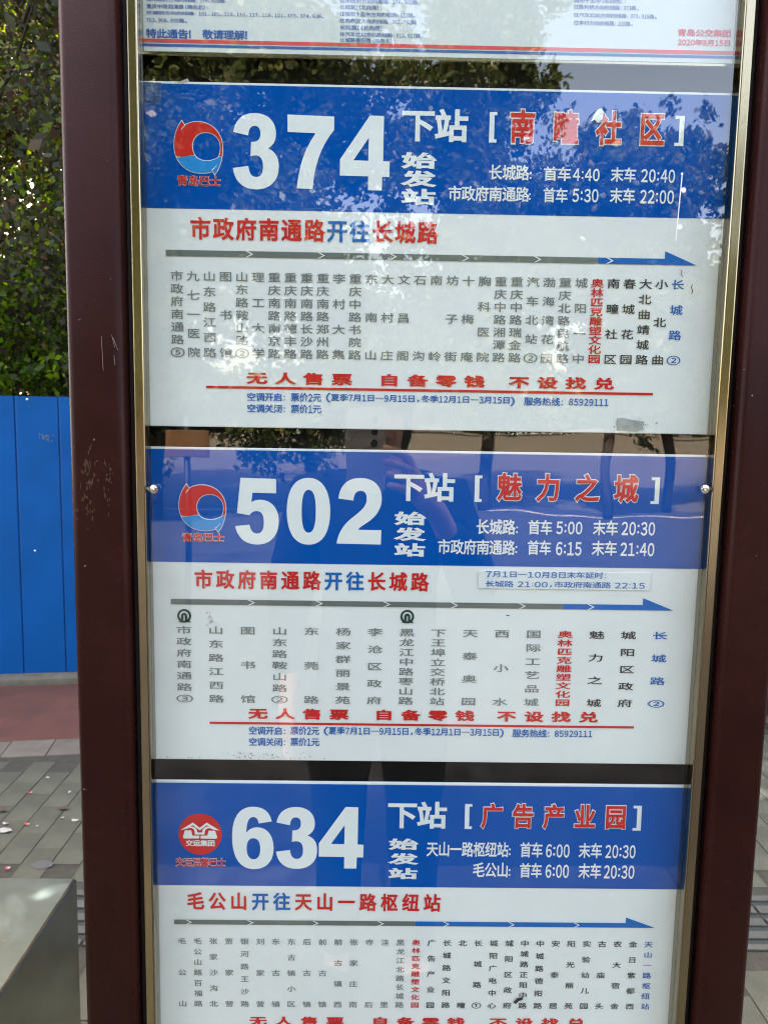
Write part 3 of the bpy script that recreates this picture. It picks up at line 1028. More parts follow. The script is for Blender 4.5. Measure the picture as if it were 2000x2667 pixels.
class Ink:
    """collects flat lettering on a vertical plane y=Y"""

    def __init__(s, Y):
        s.Y = Y
        s.v = []
        s.f = []
        s.n = 0

    def put(s, g, cx, cz, sx, sz, ox, oz):
        v, f = g
        if not len(v):
            return
        w = np.empty_like(v)
        w[:, 0] = cx + (v[:, 0] - ox) * sx
        w[:, 2] = cz + (v[:, 1] - oz) * sz
        w[:, 1] = s.Y - v[:, 2] * LV
        s.v.append(w)
        s.f += [tuple(i + s.n for i in q) for q in f]
        s.n += len(v)

    def cjk(s, ch, cx, cz, w, h, bold=0.0):
        """em box w x h centred at cx, cz"""
        s.put(glyph(ch, bold), cx, cz, w, h, EMC[0], EMC[1])

    def digit(s, ch, cx, cz, w, h, bold=0.0):
        """ink height h; the ink of a nought would be w wide"""
        z = glyph('０', 0.0)[0]
        zw, zh = z[:, 0].max() - z[:, 0].min(), z[:, 1].max() - z[:, 1].min()
        zc = (z[:, 1].max() + z[:, 1].min()) / 2
        if ch in FW:
            g0 = glyph(FW[ch], 0.0)[0]
            g = glyph(FW[ch], bold)
            s.put(g, cx, cz, w / zw, h / zh, (g0[:, 0].min() + g0[:, 0].max()) / 2, zc)
        elif ch == ':':
            r = 0.085 * h
            for dz in (-0.27, 0.22):
                s.poly([(cx - r * .8, cz + dz * h - r), (cx + r * .8, cz + dz * h - r), (cx + r * .8, cz + dz * h + r), (cx - r * .8, cz + dz * h + r)])

    def poly(s, pts):
        s.v.append(np.array([(a, s.Y, b) for a, b in pts]))
        s.f.append(tuple(range(s.n, s.n + len(pts))))
        s.n += len(pts)

    def raw(s, loops, bold=0.0):
        """filled outline with holes, loops in board coordinates (metres)"""
        c = bpy.data.curves.new('p', 'CURVE')
        c.dimensions = '2D'
        c.fill_mode = 'FRONT'
        ox, oz = loops[0][0]
        K = 50.0
        for L in loops:
            sp = c.splines.new('POLY')
            sp.points.add(len(L) - 1)
            for i, (a, b) in enumerate(L):
                sp.points[i].co = ((a - ox) * K, (b - oz) * K, 0, 1)
            sp.use_cyclic_u = True
        vv, ff = curve_mesh(c)
        bpy.data.curves.remove(c)
        g = finish(vv, ff, bold * K)
        s.put(g, ox, oz, 1 / K, 1 / K, 0, 0)

    def run(s, txt, p0, p1, bold=0.0, dig=0.54, col=None, fill=0.97, dh=0.90):
        """text whose ink box goes from photo point p0 (top left) to p1 (bottom right)"""
        x0, z0 = at(*p0)
        x1, z1 = at(*p1)
        adv = {'，': .62, '、': .62, '。': .7, ' ': .35, ':': .32, '（': .62, '）': .62, '！': .8, '—': 1.0, '：': .7}
        a = [dig if c in FW else adv.get(c, 1.0) for c in txt]
        tot = sum(a)
        u = (x1 - x0) / tot
        h = (z0 - z1)
        zc = (z0 + z1) / 2
        x = x0
        for c, w in zip(txt, a):
            cx = x + w * u / 2
            if c in FW or c == ':':
                s.digit(c, cx, zc - h * .01, dig * u * 0.80, h * dh, bold)
            elif c == '：':
                r = 0.072 * h
                for dz in (-0.30, 0.12):
                    s.poly([(cx - u * .12 - r, zc + dz * h - r), (cx - u * .12 + r, zc + dz * h - r), (cx - u * .12 + r, zc + dz * h + r), (cx - u * .12 - r, zc + dz * h + r)])
            elif c == '—':
                s.poly([(x, zc - h * .04), (x + u, zc - h * .04), (x + u, zc + h * .05), (x, zc + h * .05)])
            elif c != ' ':
                ex = u * fill
                off = {'，': .26, '、': .26, '。': .26, '（': -.22, '）': .22, '：': 0}.get(c, 0)
                s.cjk(c, cx + off * u * .9, zc, ex * 1.06, h * 1.06, bold)
            x += w * u
        return s

    def cells(s, txt, cx0, cx1, cz0, cz1, w, h, bold=0.0):
        """characters centred at even steps from (cx0,cz0) to (cx1,cz1); w, h ink size"""
        n = len(txt)
        for i, c in enumerate(txt):
            t = i / (n - 1) if n > 1 else 0
            s.cjk(c, cx0 + (cx1 - cx0) * t, cz0 + (cz1 - cz0) * t, w * 1.08, h * 1.08, bold)
        return s

    def build(s, name, m_, parent, **kw):
        if not s.v:
            return None
        o = make(name, np.concatenate(s.v), s.f, m_, parent, **kw)
        return o


def svg(path):
    loops, cur, toks = [], None, path.replace(',', ' ').replace('M', ' M ').replace('C', ' C ').replace('L', ' L ').replace('Z', ' Z ').split()
    i = 0
    cmd = None
    while i < len(toks):
        t = toks[i]
        if t in 'MCLZ':
            cmd = t
            i += 1
            if t == 'Z':
                loops.append(cur)
                cur = None
            continue
        if cmd == 'M':
            cur = [(float(t), float(toks[i + 1]))]
            i += 2
            cmd = 'L'
        elif cmd == 'L':
            cur.append((float(t), float(toks[i + 1])))
            i += 2
        elif cmd == 'C':
            p = [cur[-1]] + [(float(toks[i + 2 * k]), float(toks[i + 2 * k + 1])) for k in range(3)]
            for k in range(1, 11):
                u = k / 10
                b = ((1 - u) ** 3, 3 * u * (1 - u) ** 2, 3 * u * u * (1 - u), u ** 3)
                cur.append((sum(b[j] * p[j][0] for j in range(4)), sum(b[j] * p[j][1] for j in range(4))))
            i += 6
    return [[q for j, q in enumerate(L) if j == 0 or abs(q[0] - L[j - 1][0]) + abs(q[1] - L[j - 1][1]) > 1e-6] for L in loops if L]


DG = {
    '3': ('M493,178 C505,90 560,38 650,38 C740,38 800,95 800,185 C800,235 780,270 742,292 C795,315 820,355 820,425 C820,530 755,594 655,594 C560,594 500,540 488,440 L600,423 C606,475 622,503 655,503 C690,503 706,475 706,425 C706,370 688,345 650,345 C638,345 628,348 616,352 L620,247 C665,250 686,230 688,190 C688,152 676,131 646,131 C618,131 604,155 600,202 Z', (488, 820, 38, 594)),
    '7': ('M882,52 L1214,60 L1214,158 C1130,265 1075,400 1064,592 L950,588 C965,420 1010,290 1084,183 L884,178 Z', (882, 1214, 52, 592)),
    '4': ('M1470,55 L1569,57 L1567,385 L1614,387 L1612,500 L1562,500 L1560,600 L1463,600 L1463,498 L1263,496 L1263,378 Z M1465,215 L1358,382 L1462,384 Z', (1263, 1614, 55, 600)),
    '5': ('M545,121 L801,126 L800,230 L630,228 L622,298 C640,284 660,278 690,278 C770,278 820,345 820,430 C820,535 760,605 665,605 C575,605 520,555 505,472 L608,460 C616,500 632,524 662,524 C696,524 712,495 712,440 C712,385 695,361 660,361 C638,361 622,372 608,392 L518,377 Z', (505, 820, 121, 605)),
    '0': ('M1033,120 C1130,120 1188,210 1188,365 C1188,520 1130,606 1033,606 C935,606 878,520 878,360 C878,205 935,120 1033,120 Z M1033,207 C1000,207 984,255 984,362 C984,470 1000,518 1033,518 C1068,518 1085,470 1085,362 C1085,255 1068,207 1033,207 Z', (878, 1188, 120, 606)),
    '2': ('M1250,272 C1258,175 1315,121 1405,121 C1500,121 1555,180 1555,270 C1555,345 1515,400 1460,440 C1420,468 1400,480 1390,497 L1555,497 L1553,603 L1240,600 C1248,520 1290,455 1360,400 C1420,350 1449,320 1449,272 C1449,235 1435,213 1408,213 C1375,213 1358,238 1355,285 Z', (1240, 1555, 121, 603)),
    '6': ('M770,215 C755,145 710,110 635,110 C535,110 483,190 483,330 C483,490 545,562 640,562 C728,562 783,505 783,410 C783,315 735,258 665,258 C632,258 605,272 585,300 C588,225 603,184 637,184 C657,184 670,198 676,230 Z M636,337 C605,337 588,365 588,410 C588,460 605,490 638,490 C670,490 686,462 686,412 C686,365 670,337 636,337 Z', (483, 783, 110, 562)),
}


def boxmap(loops, src, p0, p1):
    x0, z0 = at(*p0)
    x1, z1 = at(*p1)
    a0, a1, b0, b1 = src
    return [[(x0 + (x1 - x0) * (a - a0) / (a1 - a0), z0 + (z1 - z0) * (b - b0) / (b1 - b0)) for a, b in L] for L in loops]


EM_RED = 'M123,97 L145,130 C170,112 205,102 243,102 C340,102 418,180 418,290 C418,310 416,330 412,350 L392,350 C402,330 405,300 404,280 C402,215 355,175 298,175 C240,175 197,220 197,280 C197,305 203,328 215,345 C180,341 160,358 120,358 C100,358 88,355 80,352 C72,330 67,305 67,280 C67,205 85,155 123,97 Z'
EM_BLU = 'M84,364 C120,368 160,351 217,350 C232,372 262,386 300,386 C340,386 372,372 392,354 L411,354 C405,400 385,450 360,482 L345,458 C320,470 285,475 248,474 C175,472 115,430 84,364 Z'
EM_FIN = 'M145,130 C135,140 125,152 117,166 L126,160 C132,150 140,142 150,133 Z'
EM_FIN2 = 'M341,458 C355,445 368,430 380,413 L372,418 C362,432 350,444 335,453 Z'
EMB = (67, 418, 97, 482)

YT = -0.0006


def strokes(ink, pts_list, w):
    for pts in pts_list:
        for (a, b) in zip(pts[:-1], pts[1:]):
            d = np.array([b[0] - a[0], b[1] - a[1]])
            L = np.linalg.norm(d)
            n = np.array([-d[1], d[0]]) / L * w / 2
            e = d / L * w * 0.25
            ink.poly([(a[0] - n[0] - e[0], a[1] - n[1] - e[1]), (b[0] - n[0] + e[0], b[1] - n[1] + e[1]), (b[0] + n[0] + e[0], b[1] + n[1] + e[1]), (a[0] + n[0] - e[0], a[1] + n[1] - e[1])])


def board(spec):
    zt, zb, zh = spec['zt'], spec['zb'], spec['zh']
    root = thing('route_board', spec['label'], 'sign board', (0, 0, zb), 'bus route boards in the case')
    X0, X1 = -0.2705, 0.2705
    XL, XR = -0.2702, 0.2698
    MB().box(XL, XR, 0.0, 0.003, zb, zt, 0.0006).build('board_sheet', M['sheet'], root)
    MB().box(XL + .0004, XR - .0004, -0.0003, -0.0001, zh, zt - 0.0022).build('blue_band', M['blue'], root)
    # route number
    k = Ink(YT)
    for ch, p0, p1 in spec['number']:
        k.raw(boxmap(svg(DG[ch][0]), DG[ch][1], p0, p1))
    k.build('route_number', M['white'], root)
    # heading text on the blue
    k = Ink(YT)
    for s_, p0, p1, b in spec['white']:
        k.run(s_, p0, p1, b)
    for (a, b, c, d, e) in spec['brackets']:
        x0, z0 = at(a, b)
        x1, z1 = at(c, d)
        w, th = x1 - x0, 0.0045
        tv = 0.0028
        if e < 0:
            k.poly([(x0, z1), (x1, z1), (x1, z1 + tv), (x0 + th, z1 + tv), (x0 + th, z0 - tv), (x1, z0 - tv), (x1, z0), (x0, z0)])
        else:
            k.poly([(x0, z1), (x1, z1), (x1, z0), (x0, z0), (x0, z0 - tv), (x1 - th, z0 - tv), (x1 - th, z1 + tv), (x0, z1 + tv)])
    k.build('next_stop_lettering', M['white'], root)
    cx, cy0, cy1, w, h = spec['shifa']
    x, z0 = at(cx, cy0)
    _, z1 = at(cx, cy1)
    k = Ink(YT)
    mm = 0.365e-3
    k.cells('始发站', x, x, z0, z1, w * mm, h * mm, 0.040)
    k.build('first_stop_lettering', M['white'], root)
    # red next stop name with white rim
    s_, pa, pb, w, h = spec['next']
    xa, za = at(*pa)
    xb, zb_ = at(*pb)
    zc = (za + zb_) / 2
    k = Ink(YT)
    k.cells(s_, xa, xb, zc, zc, w * mm, h * mm, 0.060)
    o1 = k.build('next_stop_name', M['white'], root)
    k = Ink(YT - 0.0005)
    k.cells(s_, xa, xb, zc, zc, w * mm, h * mm, 0.028)
    k.build('red_face', M['red'], o1)
    # times
    k = Ink(YT)
    for s_, p0, p1 in spec['times']:
        k.run(s_, p0, p1, 0.020, dig=0.62 if ':' in s_ else 0.55, dh=1.0)
    k.build('times_lettering', M['white'], root)
    # emblem
    if spec['emblem'] == 'ring':
        p0, p1 = spec['emb_box']
        kw = Ink(YT)
        kr_ = Ink(YT - 0.0005)
        kb_ = Ink(YT - 0.0005)
        R1, B1 = boxmap(svg(EM_RED), EMB, p0, p1), boxmap(svg(EM_BLU), EMB, p0, p1)
        kw.raw(R1, 0.0007)
        kw.raw([[(a, b) for a, b in L] for L in B1], 0.0007)
        eo = kw.build('emblem', M['white'], root)
        kr_.raw(R1)
        kr_.build('red_crest', M['red'], eo)
        kb_.raw(B1)
        kb_.build('blue_wave', M['cyan'], eo)
        kf = Ink(YT - 0.0009)
        kf.raw(boxmap(svg(EM_FIN), EMB, p0, p1))
        kf.raw(boxmap(svg(EM_FIN2), EMB, p0, p1))
        kf.build('fin_line', M['white'], eo)
    else:
        def q(a, b):
            return at(430 + a / 2.765, 2060 + b / 2.765)
        c = q(255, 309)
        r1 = abs(q(411, 309)[0] - c[0])
        kr_ = Ink(YT)
        kr_.poly([(c[0] + r1 * math.cos(t * math.pi / 24), c[1] + r1 * math.sin(t * math.pi / 24)) for t in range(48)])
        eo = kr_.build('emblem', M['red'], root)
        kw = Ink(YT - 0.0005)
        for pth in ('M118,276 L203,226 L253,264 L303,226 L392,280 L350,272 C320,255 295,262 287,285 L285,308 L220,308 L218,285 C212,262 190,252 160,266 Z M178,257 C205,250 228,262 232,285 L234,297 L272,297 L274,285 C280,262 305,248 330,255 L303,240 L253,277 L203,240 Z',
                    'M148,282 L190,282 C195,300 195,320 206,320 L248,320 L248,336 L145,336 C135,336 134,330 136,322 Z', 'M362,284 L318,284 C314,300 314,318 302,320 L262,320 L262,337 L366,338 C376,338 378,330 374,322 Z'):
            kw.raw([[q(a, b) for a, b in L] for L in svg(pth)], 0.0003)
        kw.run('交运集团', (430 + 152 / 2.765, 2060 + 350 / 2.765), (430 + 362 / 2.765, 2060 + 395 / 2.765), 0.03)
        kw.build('white_mark', M['white'], eo)
    s_, p0, p1 = spec['emb_text']
    k = Ink(YT)
    k.run(s_, p0, p1, 0.048)
    o1 = k.build('operator_name', M['white'], root)
    k = Ink(YT - 0.0005)
    k.run(s_, p0, p1, 0.022)
    k.build('red_face', M['red'], o1)
    # direction heading
    txt, cols, p0, p1, w = spec['heading']
    x0, z0 = at(*p0)
    x1, z1 = at(*p1)
    zc = (z0 + z1) / 2
    h = z0 - z1
    n = len(txt)
    wm = w * mm
    kr_, kb_ = Ink(YT), Ink(YT)
    for i, (c, q_) in enumerate(zip(txt, cols)):
        cx = x0 + wm / 2 + (x1 - x0 - wm) * i / (n - 1)
        (kr_ if q_ == 'r' else kb_).cjk(c, cx, zc, wm * 1.06, h * 1.04, 0.028)
    kr_.build('terminus_lettering', M['red'], root)
    kb_.build('bound_for_lettering', M['tblue'], root)
    # route arrow
    (xa, ya0, ya1), (xg, yg0, yg1), (xh, yh0), (xt, yt_) = spec['arrow']
    A0, A1 = at(xa, ya0), at(xa, ya1)
    Gx = at(xg, yg1)[0]
    z_t, z_b = A0[1], A1[1]
    hx, hz = at(xh, yh0)
    tx, tz = at(xt, yt_)
    zmid_t, zmid_b = (z_t + at(xg, yg0)[1]) / 2, (z_b + at(xg, yg1)[1]) / 2
    k = Ink(YT)
    k.poly([(A0[0], zmid_b), (Gx, zmid_b), (Gx, zmid_t), (A0[0], zmid_t)])
    ar = k.build('route_arrow', M['bar'], root)
    k = Ink(YT)
    k.poly([(Gx + .0001, zmid_b), (tx, zmid_b), (hx, hz), (hx, zmid_t), (Gx + .0001, zmid_t)])
    k.build('arrow_head', M['tblue'], ar)
    k = Ink(YT - 0.0004)
    zc = (zmid_t + zmid_b) / 2
    for (ca, cb) in spec['chev']:
        xa_ = at(ca, ya0)[0]
        xb_ = at(cb, ya0)[0]
        hh = (zmid_t - zmid_b) * 0.50
        th = (xb_ - xa_) * 0.27
        k.poly([(xa_, zc + hh), (xa_ + th, zc + hh), (xb_, zc), (xb_ - th, zc)])
        k.poly([(xa_, zc - hh), (xb_ - th, zc), (xb_, zc), (xa_ + th, zc - hh)])
    k.build('chevron', M['white'], ar)
    # stops
    (fx, fy), (_, fby), (lx, ly), (lx2, lby) = spec['stops_at']
    X_a, Zt_a = at(fx, fy)
    Zb_a = at(fx, fby)[1]
    X_b, Zt_b = at(lx, ly)
    Zb_b = at(lx2, lby)[1]
    X_b = (X_b + at(lx2, lby)[0]) / 2
    Zt, Zb = (Zt_a + Zt_b) / 2, (Zb_a + Zb_b) / 2
    names = spec['stops']
    for i, s_ in enumerate(names):
        cx = X_a + (X_b - X_a) * i / (len(names) - 1)
        red = s_.startswith('奥林匹克')
        m_ = M['red'] if red else (M['tblue'] if i == len(names) - 1 else (M['ink'] if i > spec['here'] else M['grey']))
        k = Ink(YT)
        n = len(s_)
        for j, c in enumerate(s_):
            z = Zt + (Zb - Zt) * j / max(1, n - 1)
            if c in '①②③⑤':
                k.cjk(c, cx, z, spec['cw'] * mm * 1.32, spec['ch'] * mm * 1.18, 0.010)
            else:
                k.cjk(c, cx, z, spec['cw'] * mm * 1.06, spec['ch'] * mm * (0.96 if red else 1.06), 0.020 if red else (0.014 if i > spec['here'] else 0.012))
        k.build('stop_name', m_, root, label=('red stop name in the column of the present stop' if red else None))
    for (mx_, my_, mr) in spec.get('metro', []):
        cx, cz = at(mx_, my_)
        r = mr * mm
        k = Ink(YT)
        outer = [(cx + r * math.cos(t * math.pi / 20), cz + r * math.sin(t * math.pi / 20)) for t in range(40)]
        inner = [(cx + r * .70 * math.cos(t * math.pi / 20), cz + r * .70 * math.sin(t * math.pi / 20)) for t in range(40)]
        k.raw([outer, inner])
        P = lambda a, b: (cx + a * r, cz + b * r)
        k.Y -= 0.0003
        k.raw([[P(-.42, -.62), P(-.42, .12), P(-.25, .38), P(.12, .44), P(.36, .25), P(.42, 0), P(.42, -.80), P(.12, -.80), P(.12, 0), P(.0, .16), P(-.12, 0), P(-.12, -.62)]])
        k.Y -= 0.0003
        k.raw([[P(-.95, -.80), P(-.3, -.98), P(.4, -.86), P(1.0, -.98), P(.75, -.70), P(.3, -.66), P(-.25, -.76)]])
        k.build('metro_mark', M['green'], root)
    # slogan
    k = Ink(YT)
    zc = (at(spec['slog'][0][0][0], spec['slog'][0][0][1])[1] + at(spec['slog'][-1][1][0], spec['slog'][-1][1][1])[1]) / 2
    for (pa, pb), s_ in zip(spec['slog'], ('无人售票', '自备零钱', '不设找兑')):
        k.cells(s_, at(*pa)[0], at(*pb)[0], zc, zc, spec['sw'] * mm, spec['sh'] * mm, 0.040)
    k.build('slogan_lettering', M['red'], root)
    (ax, ay0, ay1), (bx_, by0_, by1_) = spec['rule']
    xa, zq0 = at(ax, ay0)
    zq1 = at(ax, ay1)[1]
    xb, zr0 = at(bx_, by0_)
    zr1 = at(bx_, by1_)[1]
    k = Ink(YT)
    za_, zb2 = (zq0 + zr0) / 2, (zq1 + zr1) / 2
    k.poly([(xa, zb2), (xb, zb2), (xb, za_), (xa, za_)])
    k.build('red_rule', M['red'], root)
    k = Ink(YT)
    for s_, p0, p1 in spec['fare']:
        k.run(s_, p0, p1, 0.020, dig=0.56)
    k.build('fare_lettering', M['tblue'], root)
    return root


mm = 0.365e-3


def zat(z):
    return Z0 + z


BL, BH, G1_, G2_ = 0.110996, 0.310389, 0.019392, 0.022075
z1t = Z0
z2t = z1t - BH - G1_
z3t = z2t - BH - G2_


def digits(crop, k, items):
    out = []
    for ch, x0, x1, y0, y1 in items:
        out.append((ch, (crop[0] + x0 / k, crop[1] + y0 / k), (crop[0] + x1 / k, crop[1] + y1 / k)))
    return out


B1 = board(dict(
    zt=z1t, zb=z1t - BH, zh=z1t - BL, label='uppermost blue and white route board with the large number 374',
    number=digits((430, 280), 2.765, [('3', 488, 820, 38, 594), ('7', 882, 1214, 52, 592), ('4', 1263, 1614, 55, 600)]),
    white=[('下站', (1047, 286), (1217, 372), 0.030)],
    brackets=[(1275, 292, 1292, 372, -1), (1758, 302, 1777.5, 381, 1)],
    shifa=(1091, 419.5, 514, 80, 36), next=('南疃社区', (1360, 333), (1696, 339), 60, 77),
    times=[('长城路', (1273, 430), (1377, 471)), ('：', (1372, 440), (1400, 470)), ('首车', (1415, 435), (1486, 473)), ('4:40', (1491, 439), (1561, 472)), ('末车', (1590, 437), (1655, 476)), ('20:40', (1668, 441), (1757, 476)),
           ('市政府南通路', (1167, 485), (1377, 527)), ('：', (1370, 495), (1398, 525)), ('首车', (1414, 490), (1477, 529)), ('5:30', (1489, 492), (1558, 527)), ('末车', (1588, 491), (1652, 531)), ('22:00', (1665, 495), (1754, 531))],
    emblem='ring', emb_box=((430 + 67 / 2.765, 280 + 97 / 2.765), (430 + 418 / 2.765, 280 + 484 / 2.765)),
    emb_text=('青岛巴士', (430 + 88 / 2.765, 280 + 492 / 2.765), (430 + 405 / 2.765, 280 + 572 / 2.765)),
    heading=('市政府南通路开往长城路', 'rrrrrrbbrrr', (497, 567), (1139, 637), 50),
    arrow=((432.6, 652, 668), (1554.7, 669.5, 685.5), (1731, 654.6), (1812.4, 689.4)),
    chev=[(640, 660.6), (827, 847), (1013.6, 1034), (1201.5, 1222), (1389, 1410), (1577.5, 1598)],
    stops_at=((461.5, 720.8), (463, 918), (1765, 740.4), (1751, 938.4)), cw=32, ch=24.5, here=25,
    stops=['市政府南通路⑤', '九七一医院', '山东路江西路', '图书馆', '山东路鞍山路②', '理工大学', '重庆南路南京路', '重庆南路德丰路', '重庆南路长沙路', '重庆南路郑州路', '李村大集', '重庆中路书院路', '东南山', '大村庄', '文昌阁', '石沟', '南岭', '坊子街', '十梅庵', '胸科医院', '重庆中路湘潭路', '重庆中路瑞金路', '汽车北站②', '渤海湾花园', '重庆北路民航路', '城阳一中', '奥林匹克雕塑文化园', '南疃社区', '春城花园', '大北曲靖城路', '小北曲', '长城路②'],
    slog=[((670, 985.5), (890.6, 988)), ((1013.6, 990), (1235, 993)), ((1351, 996), (1572, 999.7))], sw=49, sh=28.5,
    rule=((538, 1004.3, 1010.6), (1699, 1023.6, 1030)),
    fare=[('空调开启：', (644, 1023), (752, 1046)), ('票价2元', (758, 1024), (837, 1047)), ('（', (838, 1024), (862, 1048)), ('夏季7月1日—9月15日，冬季12月1日—3月15日', (862, 1026), (1329, 1052)), ('）', (1328, 1034), (1350, 1058)), ('服务热线：', (1364, 1035), (1474, 1058)), ('85929111', (1480, 1037), (1584, 1058)),
          ('空调关闭：', (644, 1053), (752, 1076)), ('票价1元', (758, 1054), (837, 1077))],
))
B2 = board(dict(
    zt=z2t, zb=z2t - BH, zh=z2t - BL, label='middle blue and white route board with the large number 502',
    number=digits((430, 1200), 2.765, [('5', 505, 820, 121, 605), ('0', 878, 1188, 120, 606), ('2', 1240, 1555, 121, 603)]),
    white=[('下站', (1026, 1233), (1183, 1307), 0.030)],
    brackets=[(1236.7, 1238, 1253.5, 1307, -1), (1696, 1243, 1714, 1312.7, 1)],
    shifa=(1068, 1350.7, 1432.7, 76, 33), next=('魅力之城', (1326, 1271), (1629, 1273), 60, 69),
    times=[('长城路', (1240, 1353), (1341, 1393)), ('：', (1338, 1362), (1362, 1392)), ('首车', (1375, 1355), (1437, 1393)), ('5:00', (1447, 1358), (1516, 1391)), ('末车', (1544, 1356), (1608, 1395)), ('20:30', (1617, 1359), (1705, 1394)),
           ('市政府南通路', (1140, 1405), (1340, 1446)), ('：', (1336, 1412), (1360, 1444)), ('首车', (1373, 1408), (1434, 1446)), ('6:15', (1446, 1411), (1514, 1446)), ('末车', (1541, 1409), (1605, 1448)), ('21:40', (1614, 1413), (1703, 1448))],
    emblem='ring', emb_box=((430 + 103 / 2.765, 1200 + 168 / 2.765), (430 + 440 / 2.765, 1200 + 510 / 2.765)),
    emb_text=('青岛巴士', (430 + 123 / 2.765, 1200 + 520 / 2.765), (430 + 430 / 2.765, 1200 + 587 / 2.765)),
    heading=('市政府南通路开往长城路', 'rrrrrrbbrrr', (508, 1484.5), (1115, 1541), 46),
    arrow=((446, 1562, 1576.3), (1466, 1570, 1583.5), (1673.5, 1557.4), (1752.7, 1588.4)),
    chev=[(644.7, 665.5), (821, 842), (996.7, 1017.4), (1173, 1193), (1349.6, 1369.7), (1528.6, 1548)],
    stops_at=((480, 1642), (481.3, 1819.3), (1716.4, 1654), (1708.3, 1832)), cw=40, ch=21.5, here=11,
    metro=[(480.8, 1603.5, 18.5), (1060.4, 1605.5, 18.5)],
    stops=['市政府南通路③', '山东路江西路', '图书馆', '山东路鞍山路②', '东莞路', '杨家群丽景苑', '李沧区政府', '黑龙江中路枣山路', '下王埠立交桥北站', '天泰奥园', '西小水', '国际工艺品城', '奥林匹克雕塑文化园', '魅力之城', '城阳区政府', '长城路②'],
    slog=[((672.7, 1859.8), (883.4, 1861)), ((999.6, 1862), (1210, 1863)), ((1318.7, 1864), (1531.4, 1866.7))], sw=48, sh=28,
    rule=((546.8, 1879, 1884.7), (1649.6, 1891, 1896.8)),
    fare=[('空调开启：', (648, 1892), (752, 1914)), ('票价2元', (757, 1892), (832, 1914)), ('（', (832, 1893), (856, 1915)), ('夏季7月1日—9月15日，冬季12月1日—3月15日', (856, 1893), (1301, 1917)), ('）', (1300, 1898), (1321, 1921)), ('服务热线：', (1334, 1899), (1438, 1921)), ('85929111', (1443, 1901), (1542, 1920)),
          ('空调关闭：', (648, 1921), (752, 1943)), ('票价1元', (757, 1921), (832, 1943))],
))
B3 = board(dict(
    zt=z3t, zb=z3t - BH, zh=z3t - BL, label='lowest blue and white route board with the large number 634',
    number=digits((430, 2060), 2.765, [('6', 483, 783, 110, 562), ('3', 800, 1095, 112, 560), ('4', 1110, 1427, 111, 557)]),
    white=[('下站', (1010, 2089), (1162, 2158), 0.030)],
    brackets=[(1211, 2093, 1228, 2158.4, -1), (1649, 2097.7, 1667, 2162.8, 1)],
    shifa=(1050.7, 2198.5, 2274.8, 75, 30.5), next=('广告产业园', (1280.7, 2125), (1602, 2128), 56, 67),
    times=[('天山一路枢纽站', (1111, 2192), (1323, 2232)), ('：', (1320, 2200), (1342, 2230)), ('首车', (1354, 2194), (1412, 2233)), ('6:00', (1420, 2198), (1483, 2232)), ('末车', (1507, 2196), (1566, 2235)), ('20:30', (1575, 2200), (1654, 2234)),
           ('毛公山', (1231, 2246), (1323, 2285)), ('：', (1319, 2254), (1341, 2284)), ('首车', (1353, 2248), (1410, 2286)), ('6:00', (1419, 2251), (1481, 2285)), ('末车', (1506, 2249), (1564, 2288)), ('20:30', (1571, 2253), (1651, 2287))],
    emblem='disc',
    emb_text=('交运温馨巴士', (430 + 80 / 2.765, 2060 + 480 / 2.765), (430 + 440 / 2.765, 2060 + 544 / 2.765)),
    heading=('毛公山开往天山一路枢纽站', 'rrrbbrrrrrrr', (488.5, 2323.5), (1146, 2374.5), 46),
    arrow=((454.8, 2394.4, 2406.7), (1081, 2398.4, 2410.5), (1629, 2388.5), (1704, 2416)),
    chev=[(483.7, 501.5), (642.8, 662), (812.5, 831), (982, 1000.6), (1152.6, 1170.5), (1322.5, 1340), (1491.8, 1509.7)],
    stops_at=((475, 2450.8), (477.4, 2612.3), (1687, 2458.5), (1679, 2621.3)), cw=23.5, ch=18.5, here=14,
    stops=['毛公山', '毛公山路百福路', '张家沙沟北', '贾家营', '银河路王沙路', '刘家营', '东古镇', '东古镇小区', '后古镇', '前古镇', '前古镇西', '张家庄南', '寺后', '洼里', '黑龙江北路长城路', '奥林匹克雕塑文化园', '广告产业园', '长城路文阳路', '北疃', '长城路①', '城阳广电中心', '城阳区政府', '中城路正阳中路', '中城路德阳路', '安泰居', '阳光丽苑', '实验幼儿园', '古庙头', '农大宿舍', '金日紫都西', '天山一路枢纽站'],
    slog=[((672.7, 2658), (872.8, 2659)), ((990, 2660), (1186.8, 2661)), ((1296.4, 2662), (1498.8, 2664))], sw=46, sh=26,
    rule=((560, 2676, 2681), (1600, 2684, 2689)),
    fare=[('空调开启：', (652, 2686), (752, 2706)), ('票价2元', (757, 2686), (830, 2706))],
))

# sticker on the middle board
x0, za_ = at(1245.4, 1482.5)
x1, zb_ = at(1690, 1538)
stk = MB().box(x0, x1, -0.0012, -0.0004, zb_, za_ - .001, 0.0003).build('sticker', M['sticker'], B2, label='small white sticker with late bus times in thin blue print')
k = Ink(-0.0015)
k.run('7月1日—10月8日末车延时：', (1262.8, 1486), (1586, 1507), 0.012, dig=0.78)
k.run('长城路 21:00，市政府南通路 22:15', (1262.8, 1511.5), (1678, 1533), 0.012, dig=0.74)
k.build('sticker_lettering', M['tblue'], stk)

